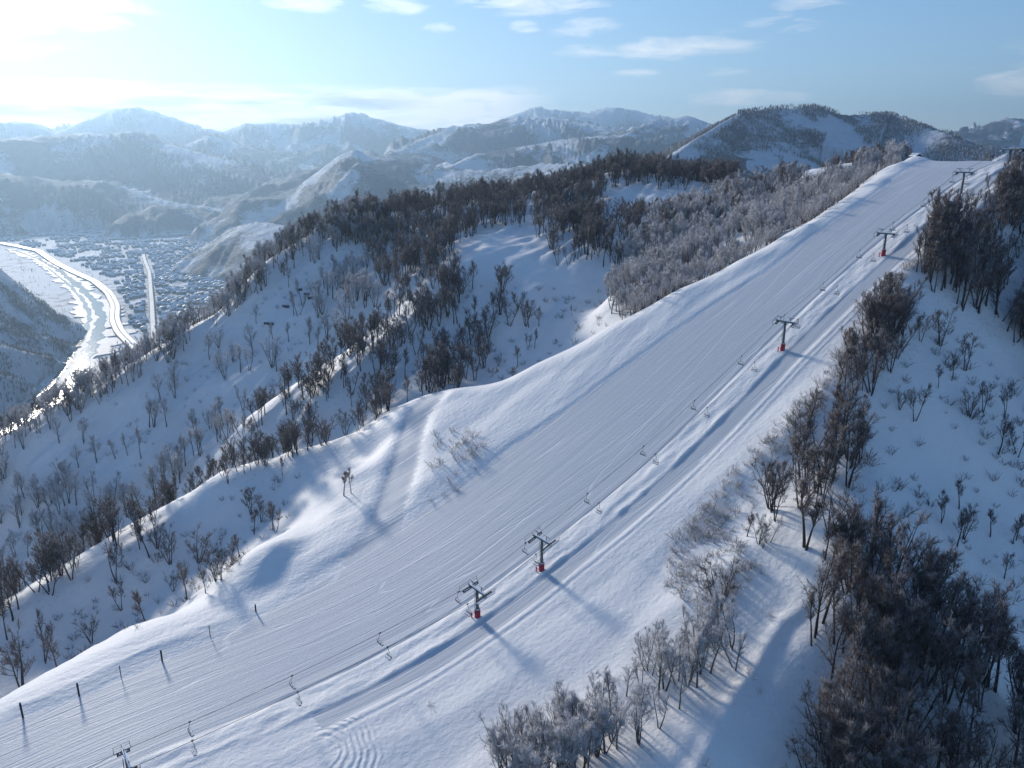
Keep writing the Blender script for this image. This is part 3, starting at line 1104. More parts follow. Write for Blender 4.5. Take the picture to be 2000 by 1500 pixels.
TREE_SHAPES = []
for i, (hh, stn, spd, nar) in enumerate([(11, 1, .4, .8), (11, 2, .5, .85), (11, 3, .6, .9), (11, 1, .4, .62), (11, 4, .7, .9), (11, 2, .4, .7), (11, 3, .85, 1.0), (11, 1, .3, 1.05), (11, 2, .9, .6), (11, 1, .6, .5)]):
    nl = {1: 15, 2: 10, 3: 8, 4: 6}[stn]
    TREE_SHAPES.append(grow_tree(100 + i, hh, stn, spd, nar, nl, base=[.42, .34, .28, .5, .26, .45, .3, .35, .4, .47][i]))
PROTO = {}
for kind, mt, mc in (('bare_tree', M_BARK, M_TWIG), ('frosted_tree', M_FBARK, M_FTWIG)):
    PROTO[kind] = [(T.mesh('trunk', mt), C.mesh('crown', mc)) for T, C in TREE_SHAPES]
PROTO['bare_shrub'] = [grow_shrub(300 + i).mesh('shrub', M_TWIG) for i in range(4)]
PROTO['frosted_shrub'] = [grow_shrub(310 + i).mesh('shrub', M_FTWIG) for i in range(4)]


def join_mesh(name, a, b):
    me = bpy.data.meshes.new(name)
    va = np.empty(len(a.vertices) * 3, np.float32); a.vertices.foreach_get('co', va)
    vb = np.empty(len(b.vertices) * 3, np.float32); b.vertices.foreach_get('co', vb)
    fa = np.empty(len(a.loops), np.int32); a.loops.foreach_get('vertex_index', fa)
    fb = np.empty(len(b.loops), np.int32); b.loops.foreach_get('vertex_index', fb)
    v = np.concatenate([va, vb]); f = np.concatenate([fa, fb + len(a.vertices)])
    me.vertices.add(len(v) // 3); me.vertices.foreach_set('co', v)
    me.loops.add(len(f)); me.loops.foreach_set('vertex_index', f)
    me.polygons.add(len(f) // 3); me.polygons.foreach_set('loop_start', np.arange(0, len(f), 3, dtype=np.int32))
    mi = np.zeros(len(f) // 3, np.int32); mi[len(fa) // 3:] = 1
    me.materials.append(a.materials[0]); me.materials.append(b.materials[0])
    me.polygons.foreach_set('material_index', mi)
    me.update(calc_edges=True)
    return me


def scatter_object(name, meshes, P, scale, rot, idx, lean=None):
    """many copies as one object, placed by geometry nodes"""
    me = bpy.data.meshes.new(name)
    me.vertices.add(len(P))
    me.vertices.foreach_set('co', np.asarray(P, np.float32).ravel())
    for nm, arr, ty in (('sc', scale, 'FLOAT'), ('rz', rot, 'FLOAT'), ('ix', idx, 'INT')):
        a = me.attributes.new(nm, ty, 'POINT')
        a.data.foreach_set('value', np.asarray(arr, np.float32 if ty == 'FLOAT' else np.int32))
    ob = bpy.data.objects.new(name, me)
    COL.objects.link(ob)
    ng = bpy.data.node_groups.new(name, 'GeometryNodeTree')
    ng.interface.new_socket('Geometry', in_out='INPUT', socket_type='NodeSocketGeometry')
    ng.interface.new_socket('Geometry', in_out='OUTPUT', socket_type='NodeSocketGeometry')
    N, L = ng.nodes, ng.links
    gi, go = N.new('NodeGroupInput'), N.new('NodeGroupOutput')
    m2p = N.new('GeometryNodeMeshToPoints')
    L.new(gi.outputs[0], m2p.inputs[0])
    jn = N.new('GeometryNodeJoinGeometry')
    for k, m in enumerate(meshes):
        po = bpy.data.objects.new(name + '_shape', m)
        oi = N.new('GeometryNodeObjectInfo')
        oi.inputs['Object'].default_value = po
        oi.inputs['As Instance'].default_value = True
        L.new(oi.outputs['Geometry'], jn.inputs[0])
    iop = N.new('GeometryNodeInstanceOnPoints')
    L.new(m2p.outputs[0], iop.inputs['Points'])
    L.new(jn.outputs[0], iop.inputs['Instance'])
    iop.inputs['Pick Instance'].default_value = True

    def at(nm, ty):
        a = N.new('GeometryNodeInputNamedAttribute')
        a.data_type = ty
        a.inputs['Name'].default_value = nm
        return a.outputs['Attribute']
    L.new(at('ix', 'INT'), iop.inputs['Instance Index'])
    cx = N.new('ShaderNodeCombineXYZ')
    L.new(at('rz', 'FLOAT'), cx.inputs[2])
    cx.inputs[0].default_value = 0.0
    L.new(cx.outputs[0], iop.inputs['Rotation'])
    L.new(at('sc', 'FLOAT'), iop.inputs['Scale'])
    L.new(iop.outputs[0], go.inputs[0])
    md = ob.modifiers.new('scatter', 'NODES')
    md.node_group = ng
    return ob


def inpoly(px, py, poly):
    c = np.zeros(px.shape, bool)
    n = len(poly)
    j = n - 1
    for i in range(n):
        xi, yi = poly[i]
        xj, yj = poly[j]
        m = ((yi > py) != (yj > py)) & (px < (xj - xi) * (py - yi) / (yj - yi + 1e-12) + xi)
        c ^= m
        j = i
    return c


# woods: (plants, per 100 square metres, height range, distance range, outline of the wood floor as surveyed from the drone)
WOODS = [
    ('top', 'bare_tree', 4.80, (9.6, 14.4), (330, 560), [(560, 500), (620, 440), (700, 405), (900, 385), (1100, 355), (1180, 335), (1300, 325), (1440, 345), (1440, 378), (1340, 372), (1190, 368), (1150, 430), (1215, 530), (1100, 520), (1030, 445), (940, 450), (880, 500), (900, 540), (860, 560), (760, 600), (740, 560), (700, 480), (620, 480)]),
    ('rib', 'bare_tree', 4.80, (10.8, 14.4), (292, 345), [(470, 850), (560, 770), (650, 710), (730, 650), (800, 600), (880, 545), (920, 560), (880, 620), (800, 650), (720, 720), (660, 760), (560, 810), (490, 870)]),
    ('crest', 'frosted_tree', 3.36, (9.6, 12.6), (325, 470), [(-60, 910), (0, 860), (150, 768), (300, 685), (440, 590), (480, 545), (540, 492), (620, 430), (700, 400), (760, 440), (690, 490), (600, 520), (545, 545), (490, 590), (430, 640), (310, 722), (160, 812), (0, 905), (-60, 950)]),
    ('crest', 'bare_tree', 1.28, (9.6, 12.0), (325, 470), [(-60, 910), (0, 860), (150, 768), (300, 685), (440, 590), (480, 545), (540, 492), (620, 430), (700, 400), (760, 440), (690, 490), (600, 520), (545, 545), (490, 590), (430, 640), (310, 722), (160, 812), (0, 905), (-60, 950)]),
    ('slope', 'frosted_tree', 0.44, (9.6, 14.4), (295, 420), [(0, 920), (300, 740), (450, 660), (520, 570), (650, 520), (720, 560), (700, 640), (480, 800), (300, 940), (200, 1010), (0, 1150)]),
    ('slope', 'frosted_tree', 1.92, (9.6, 14.4), (285, 345), [(-60, 930), (100, 930), (220, 980), (330, 930), (400, 850), (430, 740), (500, 700), (520, 780), (420, 900), (250, 1030), (60, 1160), (-60, 1200)]),
    ('slope', 'frosted_tree', 1.28, (10.8, 14.4), (340, 400), [(620, 560), (700, 500), (760, 560), (720, 650), (640, 700), (560, 730), (600, 640)]),
    ('near_rib', 'bare_tree', 6.40, (9.6, 13.8), (200, 262), [(-60, 1250), (-60, 1190), (60, 1150), (160, 1088), (250, 1024), (340, 980), (420, 935), (500, 900), (580, 866), (660, 835), (740, 800), (820, 780), (830, 795), (735, 835), (660, 865), (580, 897), (500, 930), (420, 966), (340, 1010), (250, 1056), (160, 1120), (60, 1190)]),
    ('near_rib', 'bare_tree', 4.00, (10.8, 14.4), (255, 305), [(440, 880), (480, 830), (560, 780), (640, 745), (720, 760), (880, 740), (930, 745), (850, 775), (740, 815), (600, 880), (480, 930)]),
    ('bowl', 'bare_tree', 2.88, (10.8, 14.4), (275, 348), [(640, 760), (700, 700), (800, 620), (880, 560), (960, 560), (1060, 590), (1060, 640), (960, 650), (950, 720), (900, 775), (760, 800), (680, 800)]),
    ('bowl', 'bare_tree', 0.28, (4.8, 9.6), (280, 360), [(950, 560), (1180, 560), (1190, 640), (1000, 735), (930, 740)]),
    ('gully', 'bare_tree', 0.60, (7.2, 12.0), (165, 250), [(0, 1380), (280, 1240), (420, 1150), (560, 1040), (700, 920), (740, 850), (480, 940), (250, 1070), (0, 1240)]),
    ('gully', 'bare_tree', 2.08, (8.4, 10.8), (180, 215), [(520, 1050), (560, 990), (640, 980), (640, 1030), (570, 1060)]),
    ('gully', 'bare_tree', 2.56, (12.0, 15.6), (160, 215), [(-80, 1180), (60, 1180), (130, 1225), (100, 1320), (0, 1372), (-100, 1400)]),
    ('frosty_wood', 'frosted_tree', 6.80, (8.4, 12.0), (255, 420), [(1190, 610), (1190, 560), (1230, 480), (1300, 425), (1430, 375), (1550, 362), (1690, 330), (1760, 305), (1790, 300), (1740, 345), (1650, 400), (1500, 500), (1400, 540), (1320, 590), (1230, 640)]),
    ('frosty_wood', 'bare_tree', 2.80, (8.4, 12.0), (300, 460), [(1250, 480), (1320, 410), (1430, 365), (1550, 350), (1690, 318), (1770, 298), (1790, 312), (1700, 350), (1560, 400), (1430, 440)]),
    ('frosty_wood', 'bare_tree', 2.72, (10.8, 14.4), (330, 430), [(1080, 520), (1150, 430), (1300, 430), (1330, 460), (1230, 520), (1200, 540)]),
    ('summit', 'bare_tree', 3.60, (7.2, 10.2), (325, 470), [(1590, 345), (1700, 305), (1760, 285), (1950, 285), (1950, 318), (1860, 322), (1800, 305), (1700, 340)]),
    ('flank', 'bare_tree', 13.0, (10.8, 15.0), (190, 330), [(1895, 345), (2150, 330), (2150, 820), (1990, 690), (1940, 625), (1880, 605), (1835, 575), (1795, 565), (1775, 545), (1835, 455)]),
    ('flank', 'bare_tree', 9.5, (9.6, 13.8), (150, 240), [(1760, 560), (1795, 620), (1760, 710), (1690, 790), (1690, 880), (1640, 1000), (1520, 1020), (1465, 1010), (1485, 950), (1550, 890), (1600, 810), (1660, 720), (1710, 635)]),
    ('band', 'bare_tree', 10.0, (11.4, 16.8), (110, 185), [(1500, 1020), (1640, 1070), (1760, 1150), (1880, 1270), (2000, 1400), (2100, 1600), (2050, 1720), (1560, 1700), (1560, 1480), (1600, 1330), (1560, 1240), (1640, 1190), (1600, 1110)]),
    ('band', 'bare_tree', 9.0, (9, 13), (125, 190), [(1590, 1035), (1660, 1045), (1740, 1150), (1670, 1190), (1625, 1120)]),
    ('open_flank', 'bare_tree', 0.72, (6.0, 10.8), (130, 250), [(1790, 620), (2150, 780), (2150, 1560), (1900, 1270), (1720, 1100), (1700, 900), (1760, 720)]),
    ('spur', 'frosted_tree', 12.0, (8.5, 11.5), (110, 175), [(950, 1520), (1080, 1450), (1200, 1350), (1270, 1280), (1400, 1250), (1480, 1210), (1440, 1310), (1300, 1420), (1180, 1500), (1100, 1570), (930, 1570)]),
    ('spur_top', 'bare_tree', 3.60, (8.4, 10.8), (130, 165), [(1375, 1150), (1490, 1140), (1500, 1195), (1385, 1195)]),
    ('spur_top', 'frosted_tree', 3.50, (4.8, 7.8), (130, 175), [(1440, 1030), (1590, 1070), (1640, 1120), (1590, 1180), (1440, 1120)]),
]
SHRUBS = [
    ('edge', 'frosted_shrub', 34.0, (1.2, 3.0), (130, 280), [(1290, 1150), (1310, 1060), (1380, 980), (1470, 870), (1560, 785), (1640, 680), (1700, 585), (1850, 410), (1875, 420), (1780, 530), (1700, 640), (1650, 740), (1560, 880), (1470, 980), (1450, 1080), (1500, 1120), (1380, 1200)]),
    ('bank', 'frosted_shrub', 8.0, (1.4, 3.4), (190, 240), [(850, 850), (900, 830), (960, 880), (900, 960), (840, 990), (840, 900)]),
    ('gully', 'bare_shrub', 3.6, (1.0, 2.6), (160, 250), [(40, 1370), (280, 1230), (420, 1140), (560, 1060), (690, 1010), (720, 900), (700, 870), (480, 945), (250, 1075), (60, 1210)]),
    ('open_flank', 'bare_shrub', 6.0, (1.2, 3.0), (110, 260), [(1790, 620), (2150, 780), (2150, 1560), (1900, 1270), (1720, 1100), (1640, 1000), (1700, 850), (1760, 720)]),
    ('slope', 'frosted_shrub', 1.8, (1.2, 2.6), (280, 440), [(0, 920), (300, 740), (450, 660), (520, 570), (650, 500), (720, 560), (700, 640), (480, 800), (300, 940), (0, 1150)]),
    ('bowl', 'bare_shrub', 2.2, (1.2, 2.8), (280, 360), [(900, 560), (1180, 560), (1190, 640), (1000, 735), (880, 780)]),
    ('spur', 'frosted_shrub', 2.5, (.8, 2.0), (100, 175), [(940, 1550), (1270, 1230), (1480, 1150), (1560, 1260), (1400, 1450), (1380, 1600)]),
]

rs = np.random.default_rng(77)
CELL = 1.15
_cx, _cy = np.meshgrid(np.arange(-330, 260, CELL), np.arange(40, 620, CELL))
_cx = (_cx + rs.uniform(-.5, .5, _cx.shape) * CELL).ravel()
_cy = (_cy + rs.uniform(-.5, .5, _cy.shape) * CELL).ravel()
_cz = ground(_cx, _cy)
_s, _t = xy2st(_cx, _cy)
_ppx, _ppy, _pD = project(np.stack([_cx, _cy, _cz], -1))
_clear = (np.hypot(_s - 328, _t + 3) < 20) | ((_t > -8.9) & (_t < tcrest(_s) + np.where(_s > 150, 4.0, np.where(_s < 62, 7.0, 13.0))) & (_s < 338) & (_s > -100)) | (dist_poly(_cx, _cy, ROADP) < 5)
_clump = fbm(_cx / 16, _cy / 16, 2, 95)


def plant(regions, allow_bank=False):
    out = []
    taken = np.zeros(len(_cx), bool)
    for (reg, kind, dens, hr, dr, poly) in regions:
        m = inpoly(_ppx, _ppy, poly) & (_pD > dr[0]) & (_pD < dr[1]) & ~taken
        m &= ~_clear if reg != 'bank' else True
        p = (.78 if kind == 'bare_tree' and dens > 2.5 else 1.0) * dens / 100 * CELL * CELL * np.clip(1 + 1.3 * _clump, .25, 2.2)
        m &= rs.uniform(0, 1, len(_cx)) < p
        taken |= m
        for i in np.where(m)[0]:
            h = rs.uniform(*hr) * (1 + .12 * _clump[i]) * (rs.uniform(.62, 1.0) if rs.uniform() < .35 else 1.0)
            if reg == 'near_rib' and _s[i] > 40:
                h *= .78
            if reg == 'flank' and _s[i] > 250 and _t[i] > -30:
                h *= .72
            if _s[i] > 140 and _t[i] > 0 and 'tree' in kind:
                h *= float(np.clip((_t[i] - tcrest(_s[i])) / 26, .55, 1))
            out.append((reg, kind, _cx[i], _cy[i], _cz[i], h, _pD[i], _ppx[i], _ppy[i]))
    return out


TREES = plant(WOODS)
SHR = plant(SHRUBS)
# trees standing alone that the survey picked out one by one
for (px, py, kind, h, reg) in [(230, 1135, 'bare_tree', 12, 'lone'), (1790, 822, 'bare_tree', 9.5, 'lone_flank'), (1862, 745, 'bare_tree', 7, 'lone_flank'), (672, 968, 'bare_tree', 8, 'lone'), (688, 962, 'bare_tree', 7.5, 'lone'),
                          (508, 1020, 'bare_tree', 7.5, 'lone'), (1005, 742, 'bare_tree', 5, 'lone'), (1478, 1068, 'bare_tree', 6.5, 'lone_spur'), (1455, 1045, 'bare_tree', 6, 'lone_spur'), (840, 1385, 'bare_shrub', 1.2, 'lone'), (1180, 1470, 'frosted_tree', 8, 'spur')]:
    dd = np.hypot(_ppx - px, _ppy - py) + 1e3 * ((_pD > 400) | (_pD < 90))
    i = int(np.argmin(dd + .02 * _pD))
    (SHR if 'shrub' in kind else TREES).append((reg, kind, _cx[i], _cy[i], _cz[i], h, _pD[i], _ppx[i], _ppy[i]))


def visible(rec, k=1.0):
    """is the plant inside the frame?"""
    _, _, x, y, z, h, D, px, py = rec
    return -20 < px < 2020 and py - h * 1520 / D < 1500 and py > 0


STEMS = ['straight single-stemmed', 'twin-stemmed', 'three-stemmed', 'slim single-stemmed', 'many-stemmed', 'narrow twin-stemmed', 'wide three-stemmed', 'round-crowned', 'forked', 'pole-like']


def describe(reg, kind, shape, h, s, t):
    frosted = kind.startswith('frosted')
    w = 'shrub' if 'shrub' in kind else 'tree'
    f = 'frosted' if frosted else 'dark bare'
    place = {'top': 'in the hilltop wood', 'rib': 'on the backlit rib', 'crest': 'on the valley ridge line',
             'slope': 'on the streaked snow slope', 'near_rib': 'on the nearer rib', 'bowl': 'in the snowy bowl',
             'gully': 'in the shaded gully', 'lone': 'alone beyond the far edge of the run', 'lone_flank': 'apart on the open shaded flank',
             'lone_spur': 'alone on the sunlit knoll', 'frosty_wood': 'in the frosty wood', 'summit': 'behind the summit of the run',
             'flank': 'in the shaded forest', 'band': 'in the dark band', 'open_flank': 'on the open shaded flank',
             'spur': 'on the foreground spur', 'spur_top': 'in the clump on top of the spur', 'edge': 'along the sunlit edge', 'bank': 'on the bank between path and run'}[reg]
    names = ['cropped', 'lowest', 'second', 'tall middle', 'small upper', 'brush', 'portal']
    k = int(np.argmin([abs(s - q[0]) for q in TOWER_S]))
    size = ''
    if w == 'tree':
        size = 'tall ' if h > 12.6 else ('low ' if h < 9 else '')
        form = STEMS[shape]
    else:
        size = 'tiny ' if h < 1.3 else ('big ' if h > 2.1 else '')
        form = ''
        if reg == 'edge':
            place += [' nearest the track', ' midway', ' at the drop'][int(np.clip((-10 - t) / 7, 0, 2))]
        if reg == 'open_flank':
            place += [' hugging the forest', ' just off the forest', ' midway out', ' far out', ' at its rim'][int(np.clip((-28 - t) / 14, 0, 4))]
    a = ('%s%s %s %s %s' % (size, form, f, w, place)).replace('  ', ' ').strip()
    b = a + ' by the %s tower' % names[k]
    if len(b.split()) <= 14:
        a = b
    return a, '%s %ss %s' % (f, w, place)


ORD = ['lowest', 'second up', 'third up', 'fourth up', 'fifth up', 'sixth up', 'seventh up', 'eighth up', 'ninth up', 'tenth up', 'eleventh up', 'twelfth up', 'thirteenth up', 'fourteenth up', 'fifteenth up', 'sixteenth up', 'seventeenth up', 'eighteenth up', 'nineteenth up', 'twentieth up']


def tell_apart(obs):
    """same words on several plants: number them going uphill"""
    by = {}
    for o in obs:
        by.setdefault(o['label'], []).append(o)
    for lab, L in by.items():
        if len(L) < 2:
            continue
        L.sort(key=lambda o: xy2st(o.location.x, o.location.y)[0])
        for n, o in enumerate(L[:len(ORD)]):
            if len(lab.split()) + len(ORD[n].split()) <= 16:
                o['label'] = lab + ', ' + ORD[n]


TOWER_S = [(14.8,), (82.7,), (100.3,), (186.5,), (235.8,), (283.3,), (318.0,)]


def build_plants():
    made = []
    for kind in ('bare_tree', 'frosted_tree'):
        L = [r for r in TREES if r[1] == kind]
        L.sort(key=lambda r: (not visible(r), -r[5] / r[6]))
        n = 300
        for r in L[:n]:
            reg, _, x, y, z, h, D, px, py = r
            e = bpy.data.objects.new(kind, None)
            e.empty_display_size = .5
            e.location = (x, y, z)
            sc = h / 11.0
            e.scale = (sc * rs.uniform(.85, 1.15),) * 2 + (sc,)
            lean = .10
            e.rotation_euler = (rs.normal() * .05, rs.normal() * .05, rs.uniform(0, 6.28))
            shp = int(rs.integers(len(TREE_SHAPES)))
            s0, t0 = xy2st(x, y)
            a, g = describe(reg, kind, shp, h, s0, t0)
            e['label'] = a
            e['category'] = 'tree'
            made.append(e)
            e['group'] = g
            COL.objects.link(e)
            T, C = PROTO[kind][shp]
            for nm, me in (('trunk', T), ('crown', C)):
                o = bpy.data.objects.new(nm, me)
                o.parent = e
                COL.objects.link(o)
        rest = L[n:]
        if rest:
            meshes = [join_mesh('tree_shape', T, C) for T, C in PROTO[kind]]
            P = np.array([r[2:5] for r in rest])
            o = scatter_object('distant_' + kind + 's', meshes, P, [r[5] / 11.0 for r in rest], rs.uniform(0, 6.28, len(rest)), rs.integers(0, len(meshes), len(rest)))
            o['kind'] = 'stuff'
            o['label'] = 'farther ' + ('dark bare' if kind == 'bare_tree' else 'pale frosted') + ' woods on the slopes around the run'
        print(kind, len(L))
    for kind in ('bare_shrub', 'frosted_shrub'):
        L = [r for r in SHR if r[1] == kind]
        L.sort(key=lambda r: (not visible(r), -r[5] / r[6]))
        n = 150
        for r in L[:n]:
            reg, _, x, y, z, h, D, px, py = r
            o = bpy.data.objects.new(kind, PROTO[kind][int(rs.integers(4))])
            o.location = (x, y, z)
            o.scale = (h / 1.6,) * 3
            o.rotation_euler = (0, 0, rs.uniform(0, 6.28))
            s0, t0 = xy2st(x, y)
            a, g = describe(reg, kind, 0, h, s0, t0)
            o['label'], o['category'], o['group'] = a, 'shrub', g
            made.append(o)
            COL.objects.link(o)
        rest = L[n:]
        if rest:
            P = np.array([r[2:5] for r in rest])
            o = scatter_object('low_' + kind + 's', PROTO[kind], P, [r[5] / 1.6 for r in rest], rs.uniform(0, 6.28, len(rest)), rs.integers(0, 4, len(rest)))
            o['kind'] = 'stuff'
            o['label'] = 'scrub of ' + ('dark bare' if kind == 'bare_shrub' else 'pale frosted') + ' twigs poking through the snow'
        print(kind, len(L))
    tell_apart(made)


def forest_at(x, y):
    """how littered with twigs the snow under the woods is"""
    tab = np.zeros((150, 150))
    for r in TREES:
        i, j = int((r[2] + 330) / 4), int((r[3] - 40) / 4)
        if 0 <= i < 150 and 0 <= j < 150:
            tab[j, i] += 1
    k = np.array([.25, .5, .25])
    for _ in range(2):
        tab = np.apply_along_axis(lambda m: np.convolve(m, k, 'same'), 0, tab)
        tab = np.apply_along_axis(lambda m: np.convolve(m, k, 'same'), 1, tab)
    fx = np.clip((x + 330) / 4 - .5, 0, 148.9)
    fy = np.clip((y - 40) / 4 - .5, 0, 148.9)
    ix, iy = fx.astype(int), fy.astype(int)
    a, b = fx - ix, fy - iy
    v = (tab[iy, ix] * (1 - a) + tab[iy, ix + 1] * a) * (1 - b) + (tab[iy + 1, ix] * (1 - a) + tab[iy + 1, ix + 1] * a) * b
    return np.clip(v * .9, 0, 1)


# ------------------------------------------------------------------ far woods, tree by tree where they can be told apart
FAR_SHAPES = []


def far_woods():
    R = np.random.default_rng(5)
    shapes = FAR_SHAPES
    for i in range(4):
        C = Tubes()
        h = 11.0
        C.limb([np.array([0, 0, -.5]), np.array([.2, .1, 5.5]), np.array([.1, .3, 10.0])], [.28, .2, .05], 3)
        for q in range(26):
            f = R.uniform(.25, 1)
            a = R.uniform(0, 6.28)
            p = np.array([0, 0, h * f * .85])
            l = h * (.16 + .26 * (1 - f))
            C.limb([p, p + np.array([math.cos(a) * l * .75, math.sin(a) * l * .75, l * .8])], [.34, 0], 3)
        shapes.append(C.mesh('far_tree', M_FARTREE if i < 3 else M_FTWIG))
    N = 260000
    pts = []
    for (x0, x1, y0, y1, n, kind) in [(150, 1700, 1150, 2350, 150000, 'mid'), (-1500, -560, 1050, 1900, 70000, 'left')]:
        x = R.uniform(x0, x1, n)
        y = R.uniform(y0, y1, n)
        z = far_height(x, y)
        px, py, D = project(np.stack([x, y, z], -1))
        m = (px > -20) & (px < 2020) & (py > 150) & (py < 900) & (z > VALLEY + 12)
        den = .52 + 1.7 * fbm(x / 120, y / 120, 3, 97) + .35 * fbm(x / 30, y / 30, 2, 99)
        if kind == 'mid':
            for P, w in MID_PISTE:
                Q = [pt(*q)[:2] for q in P]
                den = den - 3 * sstep(w * 1.25, w * .8, dist_poly(x, y, Q) + 30 * fbm(x / 55, y / 55, 3, 133))
        else:
            den = den - .30 + .7 * fbm(x / 60, y / 60, 2, 141)
        m &= R.uniform(0, 1, n) < np.clip(den, 0, .95)
        pts.append(np.stack([x, y, z], -1)[m])
    ix = np.concatenate([R.integers(0, 4, len(pts[0])), np.where(R.uniform(0, 1, len(pts[1])) < .12, 0, 3)])
    P = np.concatenate(pts)
    o = scatter_object('far_forest', shapes, P, R.uniform(.5, .95, len(P)), R.uniform(0, 6.28, len(P)), ix)
    o['kind'] = 'stuff'
    o['label'] = 'bare forest covering the rounded mountain and the dark hillside over the river'
    print('far trees', len(P))


M_FARTREE = bark_material('far_tree', (.075, .065, .062), (.60, .61, .64), .30)

# ------------------------------------------------------------------ small solid pieces
class MB:
    def __init__(self):
        self.v, self.f, self.mi, self.mats = [], [], [], []

    def _m(self, mat):
        if mat not in self.mats:
            self.mats.append(mat)
        return self.mats.index(mat)

    def box(self, c, size, mat, R=None, taper=1.0):
        n = len(self.v)
        hx, hy, hz = size[0] / 2, size[1] / 2, size[2] / 2
        for z, k in ((-hz, 1), (hz, taper)):
            for x, y in ((-hx, -hy), (hx, -hy), (hx, hy), (-hx, hy)):
                p = Vector((x * k, y * k, z))
                if R is not None:
                    p = R @ p
                self.v.append(tuple(p + Vector(c)))
        for q in ((3, 2, 1, 0), (4, 5, 6, 7), (0, 1, 5, 4), (1, 2, 6, 5), (2, 3, 7, 6), (3, 0, 4, 7)):
            self.f.append(tuple(n + i for i in q))
            self.mi.append(self._m(mat))
        return self

    def tube(self, pts, r, mat, sides=8, cap=True):
        pts = [Vector(p) for p in pts]
        rr = r if isinstance(r, (list, tuple)) else [r] * len(pts)
        rings = []
        for i, p in enumerate(pts):
            d = (pts[min(i + 1, len(pts) - 1)] - pts[max(i - 1, 0)]).normalized()
            a = d.cross(Vector((0, 0, 1)))
            if a.length < .05:
                a = d.cross(Vector((1, 0, 0)))
            a.normalize()
            b = d.cross(a)
            rings.append(range(len(self.v), len(self.v) + sides))
            for j in range(sides):
                an = 2 * math.pi * j / sides
                self.v.append(tuple(p + (a * math.cos(an) + b * math.sin(an)) * rr[i]))
        for r0, r1 in zip(rings[:-1], rings[1:]):
            for j in range(sides):
                k = (j + 1) % sides
                self.f.append((r0[j], r0[k], r1[k], r1[j]))
                self.mi.append(self._m(mat))
        if cap:
            for rg, rev in ((rings[0], True), (rings[-1], False)):
                self.f.append(tuple(reversed(rg)) if rev else tuple(rg))
                self.mi.append(self._m(mat))
        return self

    def blob(self, c, size, mat, seed=0, seg=10):
        R = np.random.default_rng(seed)
        n = len(self.v)
        rows = 4
        for i in range(rows + 1):
            ph = math.pi / 2 * i / rows
            for j in range(seg):
                th = 2 * math.pi * j / seg
                k = 1 + R.uniform(-.06, .06)
                self.v.append((c[0] + size[0] * math.cos(ph) * math.cos(th) * k, c[1] + size[1] * math.cos(ph) * math.sin(th) * k, c[2] + size[2] * math.sin(ph)))
        for i in range(rows):
            for j in range(seg):
                k = (j + 1) % seg
                self.f.append((n + i * seg + j, n + i * seg + k, n + (i + 1) * seg + k, n + (i + 1) * seg + j))
                self.mi.append(self._m(mat))
        return self

    def gable(self, c, size, rise, mat, R=None, over=.3):
        """a pitched roof slab, ridge along x"""
        hx, hy = size[0] / 2 + over, size[1] / 2 + over
        n = len(self.v)
        th = size[2]
        for z in (0, th):
            for x, y, zz in ((-hx, -hy, 0), (-hx, 0, rise), (-hx, hy, 0), (hx, -hy, 0), (hx, 0, rise), (hx, hy, 0)):
                p = Vector((x, y, zz + z))
                if R is not None:
                    p = R @ p
                self.v.append(tuple(p + Vector(c)))
        for q in ((6, 9, 10, 7), (7, 10, 11, 8), (1, 4, 3, 0), (2, 5, 4, 1), (0, 3, 9, 6), (5, 2, 8, 11), (0, 6, 7, 1), (1, 7, 8, 2), (3, 4, 10, 9), (4, 5, 11, 10)):
            self.f.append(tuple(n + i for i in q))
            self.mi.append(self._m(mat))
        return self

    def mesh(self, name):
        me = bpy.data.meshes.new(name)
        me.from_pydata(self.v, [], self.f)
        for m in self.mats:
            me.materials.append(m)
        me.polygons.foreach_set('material_index', self.mi)
        me.update()
        return me

    def build(self, name, parent=None, smooth=False):
        me = self.mesh(name)
        if smooth:
            me.polygons.foreach_set('use_smooth', [True] * len(me.polygons))
        o = bpy.data.objects.new(name, me)
        if parent:
            o.parent = parent
        COL.objects.link(o)
        return o


def plain(name, col, rough=.5, metal=0.0, var=.15, scale=3.0):
    k = NT(name)
    n = k.noise(k.coord(), scale, 4, .6)
    c = k.mix(n, tuple(q * (1 - var) for q in col), tuple(min(1, q * (1 + var)) for q in col))
    return k.bsdf(c, rough, Metallic=metal, Specular_IOR_Level=.4)


M_STEEL = plain('galvanised_steel', (.16, .18, .19), .5, .5)
M_DARKST = plain('dark_painted_steel', (.045, .055, .06), .5, .3)
M_PAD = plain('red_padding', (.42, .03, .055), .6)
M_WHITEPAD = plain('pale_band', (.62, .60, .62), .7)
M_ROPE = plain('wire_rope', (.05, .055, .06), .6, .3)
M_CAP = plain('settled_snow', (.85, .88, .92), .7, 0, .03)
M_WOOD = plain('dark_timber', (.055, .045, .04), .8)
M_POST = plain('black_post', (.03, .035, .04), .7)
M_NET = plain('net_cord', (.18, .19, .2), .8)
M_WALLB = plain('station_wall', (.10, .10, .11), .8)
M_GLASS = plain('window_glass', (.03, .04, .05), .15)
M_SEAT = plain('chair_frame', (.13, .15, .165), .5, .4)


def thing(name, label, cat, loc=(0, 0, 0), rz=0.0, group=None):
    o = bpy.data.objects.new(name, None)
    o.empty_display_size = 1
    o.location = loc
    o.rotation_euler = (0, 0, rz)
    o['label'], o['category'] = label, cat
    if group:
        o['group'] = group
    COL.objects.link(o)
    return o


def tag(o, label, cat, group=None):
    o['label'], o['category'] = label, cat
    if group:
        o['group'] = group
    return o


def copy_tree(o):
    c = o.copy()
    COL.objects.link(c)
    for ch in o.children:
        d = ch.copy()
        COL.objects.link(d)
        d.parent = c
        for g in ch.children:
            h = g.copy()
            COL.objects.link(h)
            h.parent = d
    return c


